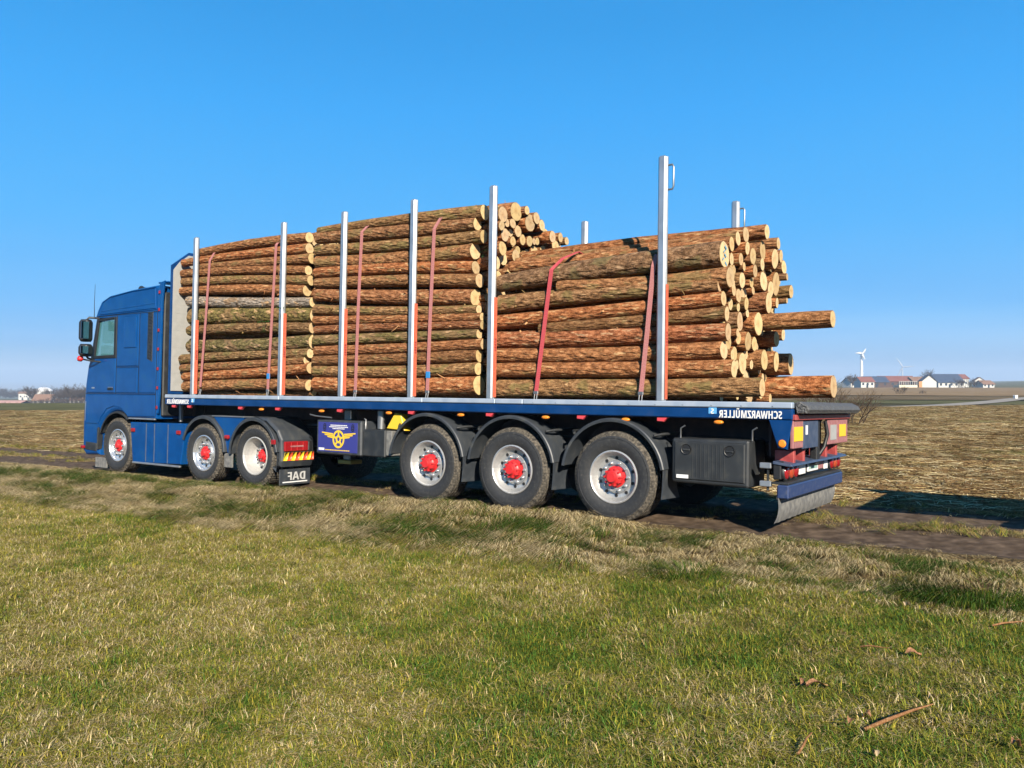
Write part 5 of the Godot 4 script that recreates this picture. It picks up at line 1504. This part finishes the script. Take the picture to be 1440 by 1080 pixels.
func build_far() -> void:
	M.twig = tri_mat([[0.2, lin(0.055, 0.038, 0.026)], [0.8, lin(0.1, 0.074, 0.054)]], 0.05, 2.0, 0.9)
	M.pane = mat(lin(0.03, 0.04, 0.055), 0.15)
	M.turbine = mat(lin(0.62, 0.62, 0.62), 0.5)
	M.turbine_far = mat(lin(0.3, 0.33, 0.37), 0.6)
	var plaster := mat(lin(0.52, 0.51, 0.48), 0.9)
	var redroof := tri_mat([[0.2, lin(0.17, 0.07, 0.06)], [0.8, lin(0.23, 0.1, 0.08)]], 0.05, 0.4, 0.85)
	var brownroof := tri_mat([[0.2, lin(0.17, 0.1, 0.07)], [0.8, lin(0.26, 0.16, 0.11)]], 0.05, 0.4, 0.85)
	var solar := mat(lin(0.05, 0.065, 0.1), 0.4)
	var darkroof := mat(lin(0.05, 0.055, 0.07), 0.7)
	var darkwall := mat(lin(0.09, 0.06, 0.05), 0.9)
	var P := func(px, Z): return (px - 720.0) / 1130.0 * Z
	# the farm on the right
	house("farmhouse", "small farmhouse with dark roof behind the bare tree, at the turbine's foot", "house", P.call(1196, 470), 470, 6.5, 7, 3.0, 2.6, 0.4, plaster, darkroof, 2)
	house("farmhouse", "white farmhouse with reddish roof directly below the big wind turbine", "house", P.call(1215, 450), 450, 8, 7, 3.4, 2.4, 0.15, plaster, redroof, 3)
	house("barn", "long barn with dark solar roof beside the white farmhouse", "barn", P.call(1228, 462), 462, 13, 10, 3.2, 3.0, 0.05, darkwall, solar, 3)
	house("barn", "longest barn of the far farm with a dull red roof", "barn", P.call(1258, 465), 465, 20, 11, 3.6, 2.8, 0.03, darkwall, redroof, 5)
	house("shed", "low brown roofed shed between the red barn and the solar barn", "shed", P.call(1288, 462), 462, 8, 9, 3.6, 2.4, 0.05, darkwall, brownroof, 2)
	house("farmhouse", "white gabled house with dark roof in front of the solar barn", "house", P.call(1304, 442), 442, 6, 7.5, 3.6, 3.2, 1.4, plaster, darkroof, 2)
	house("barn", "large white walled barn with a wide blue solar roof", "barn", P.call(1328, 455), 455, 15, 13, 3.2, 4.4, 0.06, plaster, solar, 5)
	house("barn", "brick red roofed building behind the solar barn on the rise", "barn", P.call(1340, 520), 520, 15, 10, 5.6, 2.6, 0.05, plaster, redroof, 4)
	house("farmhouse", "small white house alone on the ridge, uppermost of the farm", "house", P.call(1376, 540), 540, 6, 6, 4.2, 2.2, 1.3, plaster, brownroof, 2)
	house("farmhouse", "low white house with brown roof right of the dark bushes", "house", P.call(1384, 450), 450, 8, 6, 2.2, 1.8, 0.3, plaster, brownroof, 3)
	# the shell of a building with its open frame
	var sh := thing("building_shell", "pale unfinished building shell with open posts before the red barn", "building", Transform3D(Basis(Vector3.UP, 0.05), Vector3(P.call(1273, 430), far_land(P.call(1273, 430), 430) - 0.3, -430)), "buildings in the far country")
	bx(sh, "wall", Vector3(-5, -0.5, -3), Vector3(5, 1.5, 3), mat(lin(0.62, 0.56, 0.42), 0.9), 0.05)
	for k in 9:
		bx(sh, "post", Vector3(-4.9 + k * 1.2, 1.5, 2.7), Vector3(-4.75 + k * 1.2, 3.4, 2.9), plaster, 0.0)
	bx(sh, "top_rail", Vector3(-5, 3.4, 2.65), Vector3(5, 3.55, 2.95), plaster, 0.0)
	var oc := thing("container", "small orange container beside the white gabled house", "container", Transform3D(Basis(), Vector3(P.call(1293, 440), far_land(P.call(1293, 440), 440) - 0.3, -440)))
	bx(oc, "body", Vector3(-0.9, 0, -1.2), Vector3(0.9, 3.4, 1.2), mat(lin(0.55, 0.25, 0.07), 0.7), 0.05); bx(oc, "door", Vector3(-0.7, 0.2, 1.2), Vector3(0.7, 3.0, 1.24), mat(lin(0.45, 0.2, 0.06), 0.7), 0.0)
	turbine("tall white wind turbine standing behind the far farm", P.call(1211.5, 1500), 1500, 58, 12, 0.95, -0.25, 1.3)
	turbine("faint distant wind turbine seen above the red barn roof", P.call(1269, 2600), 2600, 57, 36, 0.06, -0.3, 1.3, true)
	tree("bare_tree", "leafless tree in front of the dark roofed farmhouse", "tree", P.call(1198, 440), 440, 9.5, 1, "trees by the far farm")
	tree("bare_tree", "leafless tree behind the blue solar roof", "tree", P.call(1310, 500), 500, 12, 2, "trees by the far farm")
	tree("bare_tree", "smaller leafless tree behind the solar barn's gable", "tree", P.call(1300, 510), 510, 9, 0, "trees by the far farm")
	for d in [[1348, 432, 5.5], [1358, 428, 6.5], [1368, 430, 5.0]]:
		tree("dark_bush", "dark bush before the white barn, %s from the barn's wall" % ["nearest", "middle one", "farthest"][[1348, 1358, 1368].find(d[0])], "bush", P.call(d[0], d[1]), d[1], d[2], 3, "dark bushes by the white barn", true)
	tree("field_bush", "round leafless bush alone in the brown field before the red barn", "bush", P.call(1266, 190), 190, 2.6, 0, "", true)
	tree("field_bush", "small bush in the brown field before the white gabled house", "bush", P.call(1297, 195), 195, 1.3, 1, "", true)
	tree("bare_shrub", "bare brown shrub just behind the trailer's rear corner", "shrub", P.call(1186, 34), 34, 2.5, 2, "", true, -0.4)
	var vx: float = P.call(1428, 122)
	var van := thing("roadside_cabinet", "small white cabinet standing beside the pale gravel road", "cabinet", Transform3D(Basis(Vector3.UP, 0.3), Vector3(vx, far_land(vx, 122) - 0.1, -122)))
	bx(van, "body", Vector3(-0.26, 0.06, -0.2), Vector3(0.26, 0.5, 0.2), M.white, 0.03)
	bx(van, "plinth", Vector3(-0.28, -0.1, -0.22), Vector3(0.28, 0.06, 0.22), plaster, 0.01)
	pr(van, "lid", [-0.3, 0.5, 0.3, 0.5, 0.24, 0.56, -0.24, 0.56], -0.23, 0.23, M.white, 0.01)
	# the hollow on the left
	house("low_shed", "low open shed with pink roof at the picture's edge", "shed", P.call(16, 420), 420, 15, 9, 1.6, 1.0, 0.0, darkwall, mat(lin(0.45, 0.25, 0.2), 0.8), 4)
	house("farmhouse", "brown roofed farmhouse below the white dome", "house", P.call(63, 440), 440, 9, 8, 2.5, 3.0, 0.1, plaster, brownroof, 3)
	house("farmhouse", "low white house among the bare trees beside the cab", "house", P.call(111, 430), 430, 7, 7, 2.6, 1.6, 0.2, plaster, brownroof, 3)
	house("farmhouse", "little white walled house below the farmhouse with the dome", "house", P.call(86, 425), 425, 4, 5, 2.2, 0.8, 0.2, plaster, brownroof, 2)
	house("farmhouse", "small distant white house left of the dome", "house", P.call(34, 640), 640, 6, 6, 5.2, 1.2, 0.2, plaster, brownroof, 2)
	house("farmhouse", "second small distant white house, nearer the dome", "house", P.call(42, 640), 640, 5, 6, 5.2, 1.2, 0.2, plaster, brownroof, 2)
	var dm := thing("domed_hall", "white domed hall roof showing above the brown farmhouse", "hall", Transform3D(Basis(), Vector3(P.call(62, 520), far_land(P.call(62, 520), 520), -520)), "buildings in the far country")
	var ds := mb(); lathe(ds, [Vector2(0, 2.9), Vector2(2.5, 2.5), Vector2(4.4, 1.4), Vector2(5.2, 0.0)], 24)
	var dp := part(dm, "dome", ds, M.white); dp.transform = Transform3D(Basis(Vector3.RIGHT, -PI / 2), Vector3(0, 6.5, 0))
	var dw := mb(); lathe(dw, [Vector2(5.1, 0), Vector2(5.1, 7.5)], 24); var dq := part(dm, "wall", dw, plaster); dq.transform = Transform3D(Basis(Vector3.RIGHT, -PI / 2), Vector3(0, -1, 0))
	var left := [[88, 410, 9.5], [94, 405, 10.5], [101, 400, 11.5], [108, 398, 11.0], [115, 402, 10.5], [121, 400, 11], [128, 405, 10], [80, 420, 8.0], [72, 460, 9.5], [64, 480, 10], [45, 470, 12.5], [42, 480, 11], [110, 430, 9.0], [135, 405, 10.5], [142, 410, 9], [98, 430, 9.5]]
	for i in left.size():
		tree("bare_tree", "bare grey-brown tree in the hedgerow left of the cab, %s from the cab" % ORD[i], "tree", P.call(left[i][0], left[i][1]), left[i][1], left[i][2], i % 3, "bare trees in the far hedgerow")
	for i in 12:
		tree("hedge_bush", "brown leafless bush at the foot of the far hedgerow, %s from the picture's edge" % ORD[i], "bush", P.call(46 + i * 8, 395), 395, 3.6 + (i * 7 % 5) * 0.4, i % 3, "bushes of the far hedgerow", true)
	# far woods as one mass
	var places := []
	rng.seed = 12
	var wm := []
	for k in 3: wm.append(tree_cache[str(k) + "false"][1])
	for i in 420:
		var px := rng.randf_range(-160, 620)
		var Z := rng.randf_range(800, 1000)
		var X: float = P.call(px, Z)
		var k := rng.randf_range(10, 17)
		places.append([Transform3D(Basis(Vector3.UP, rng.randf() * TAU).scaled(Vector3(k, k * rng.randf_range(0.7, 1.05), k)), Vector3(X, far_land(X, Z) - 1.0, -Z)), Color.WHITE, rng.randi() % 3])
	scatter("far_wood", wm, places, M.twig)

# the flat wagon that throws its shadow across the track from outside the frame
func build_wagon() -> void:
	var p := TO + Basis(Vector3.UP, TURN) * Vector3(-2.2, 0, 0.85)
	p.y = land(-2.2, 1.5)
	var o := thing("flat_wagon", "flat farm wagon parked on the track behind the lorry, out of the picture", "wagon", Transform3D(TB, p))
	for k in 8:
		bx(o, "deck_board", Vector3(-5.0, 1.37, 0.0 + k * 0.2), Vector3(0.0, 1.42, 0.19 + k * 0.2), mat(lin(0.2, 0.13, 0.08), 0.9), 0.004)
	bx(o, "frame", Vector3(-4.9, 1.22, 0.3), Vector3(-0.1, 1.36, 1.3), M.chassis, 0.01)
	bx(o, "board", Vector3(-5.0, 1.43, 1.5), Vector3(0.0, 1.75, 1.58), mat(lin(0.2, 0.13, 0.08), 0.9), 0.004)
	for s in [-1.5, -4.0]:
		for l in [0.0, 1.3]:
			var st := mb(); lathe(st, [Vector2(0, 0.04), Vector2(0.25, 0.02), Vector2(0.3, 0.0), Vector2(0.55, 0.0), Vector2(0.6, 0.05), Vector2(0.6, 0.25), Vector2(0.55, 0.3), Vector2(0.0, 0.3)], 28, Vector3(s, 0.6, l)); part(o, "wheel", st, M.sidewall)
		var ax := mb(); tube(ax, [Vector3(s, 0.6, 0.1), Vector3(s, 0.6, 1.5)], 0.06, 8); part(o, "axle", ax, M.dark)
		bx(o, "axle_stand", Vector3(s - 0.1, 0.62, 0.6), Vector3(s + 0.1, 1.22, 1.0), M.chassis, 0.01)

# clear winter air by height above the horizon: (degrees, colour as the photograph exposes it)
func clear_sky(ex: float) -> ImageTexture:
	var tab := [[-90.0, 0.12, 0.11, 0.08], [-1.0, 0.24, 0.28, 0.32], [-0.1, 0.24, 0.39, 0.58], [1.5, 0.22, 0.46, 0.73], [3.0, 0.21, 0.53, 0.92], [5.0, 0.13, 0.5, 0.98], [10.5, 0.068, 0.465, 1.0], [18.5, 0.033, 0.395, 0.96], [24.0, 0.021, 0.33, 0.83], [40.0, 0.022, 0.25, 0.66], [90.0, 0.018, 0.14, 0.42]]
	var air := FastNoiseLite.new(); air.seed = 21; air.frequency = 0.02; air.fractal_octaves = 4
	var im := Image.create(512, 1024, false, Image.FORMAT_RGBF)
	for y in 1024:
		var e := 90.0 - (y + 0.5) / 1024.0 * 180.0
		var c := Color(0, 0, 0)
		for k in tab.size() - 1:
			if e >= tab[k][0] and e <= tab[k + 1][0]:
				var t: float = (e - tab[k][0]) / (tab[k + 1][0] - tab[k][0])
				c = Color(tab[k][1], tab[k][2], tab[k][3]).lerp(Color(tab[k + 1][1], tab[k + 1][2], tab[k + 1][3]), t)
		var low := clampf((e + 0.5) / 1.5, 0, 1) * clampf((9.0 - e) / 6.0, 0, 1)
		for x in 512:
			var a := TAU * x / 512.0
			var w := 0.0
			if e > -1.0 and e < 60.0:
				w = low * 0.16 * air.get_noise_3d(90.0 * cos(a), e * 14.0, 90.0 * sin(a)) + 0.035 * air.get_noise_3d(60.0 * cos(a), e * 3.0 + 300.0, 60.0 * sin(a))
			im.set_pixel(x, y, Color(c.r * (1.0 + 2.2 * w) / ex, c.g * (1.0 + 0.9 * w) / ex, c.b * (1.0 + 0.3 * w) / ex))
	return ImageTexture.create_from_image(im)

func _ready() -> void:
	# camera
	var cam := Camera3D.new(); cam.name = "camera"; add_child(cam)
	cam.position = Vector3(0, 1.59, 0); cam.fov = 51.08; cam.near = 0.05; cam.far = 6000; cam.current = true
	# sky, haze, exposure
	var we := WorldEnvironment.new(); we.name = "world"; add_child(we)
	var env := Environment.new(); we.environment = env
	env.background_mode = Environment.BG_SKY
	var sky := Sky.new(); env.sky = sky
	var sm := PanoramaSkyMaterial.new(); sky.sky_material = sm
	sm.panorama = clear_sky(EXPO)
	env.background_energy_multiplier = 1.0
	env.tonemap_mode = Environment.TONE_MAPPER_LINEAR
	env.tonemap_exposure = EXPO
	env.sdfgi_enabled = true; env.ssao_enabled = true; env.ssil_enabled = true
	env.fog_enabled = true; env.fog_density = 0.0003; env.fog_light_color = lin(0.55, 0.7, 0.9)
	# sun
	var sun := DirectionalLight3D.new(); sun.name = "sun"; add_child(sun)
	var az := deg_to_rad(15.0)
	var el := deg_to_rad(28.0)
	var L := Vector3(cos(el) * sin(az), sin(el), cos(el) * cos(az))
	sun.basis = Basis.looking_at(-L, Vector3.UP)
	sun.light_energy = 1.6; sun.light_angular_distance = 0.53; sun.light_color = Color(1.0, 0.955, 0.88); sun.shadow_enabled = true

	TB = Basis(Vector3.UP, TURN) * Basis(Vector3.RIGHT, ROLL)
	font = SystemFont.new(); font.font_names = PackedStringArray(["Droid Sans"])
	make_materials()
	make_wood()
	build_land()
	build_far()
	build_tractor()
	build_trailer()
	build_logs()
	build_straps()
	build_wagon()
	nz.seed = 4; nz.frequency = 0.01
	build_grass()
	build_litter()
	sprigs()
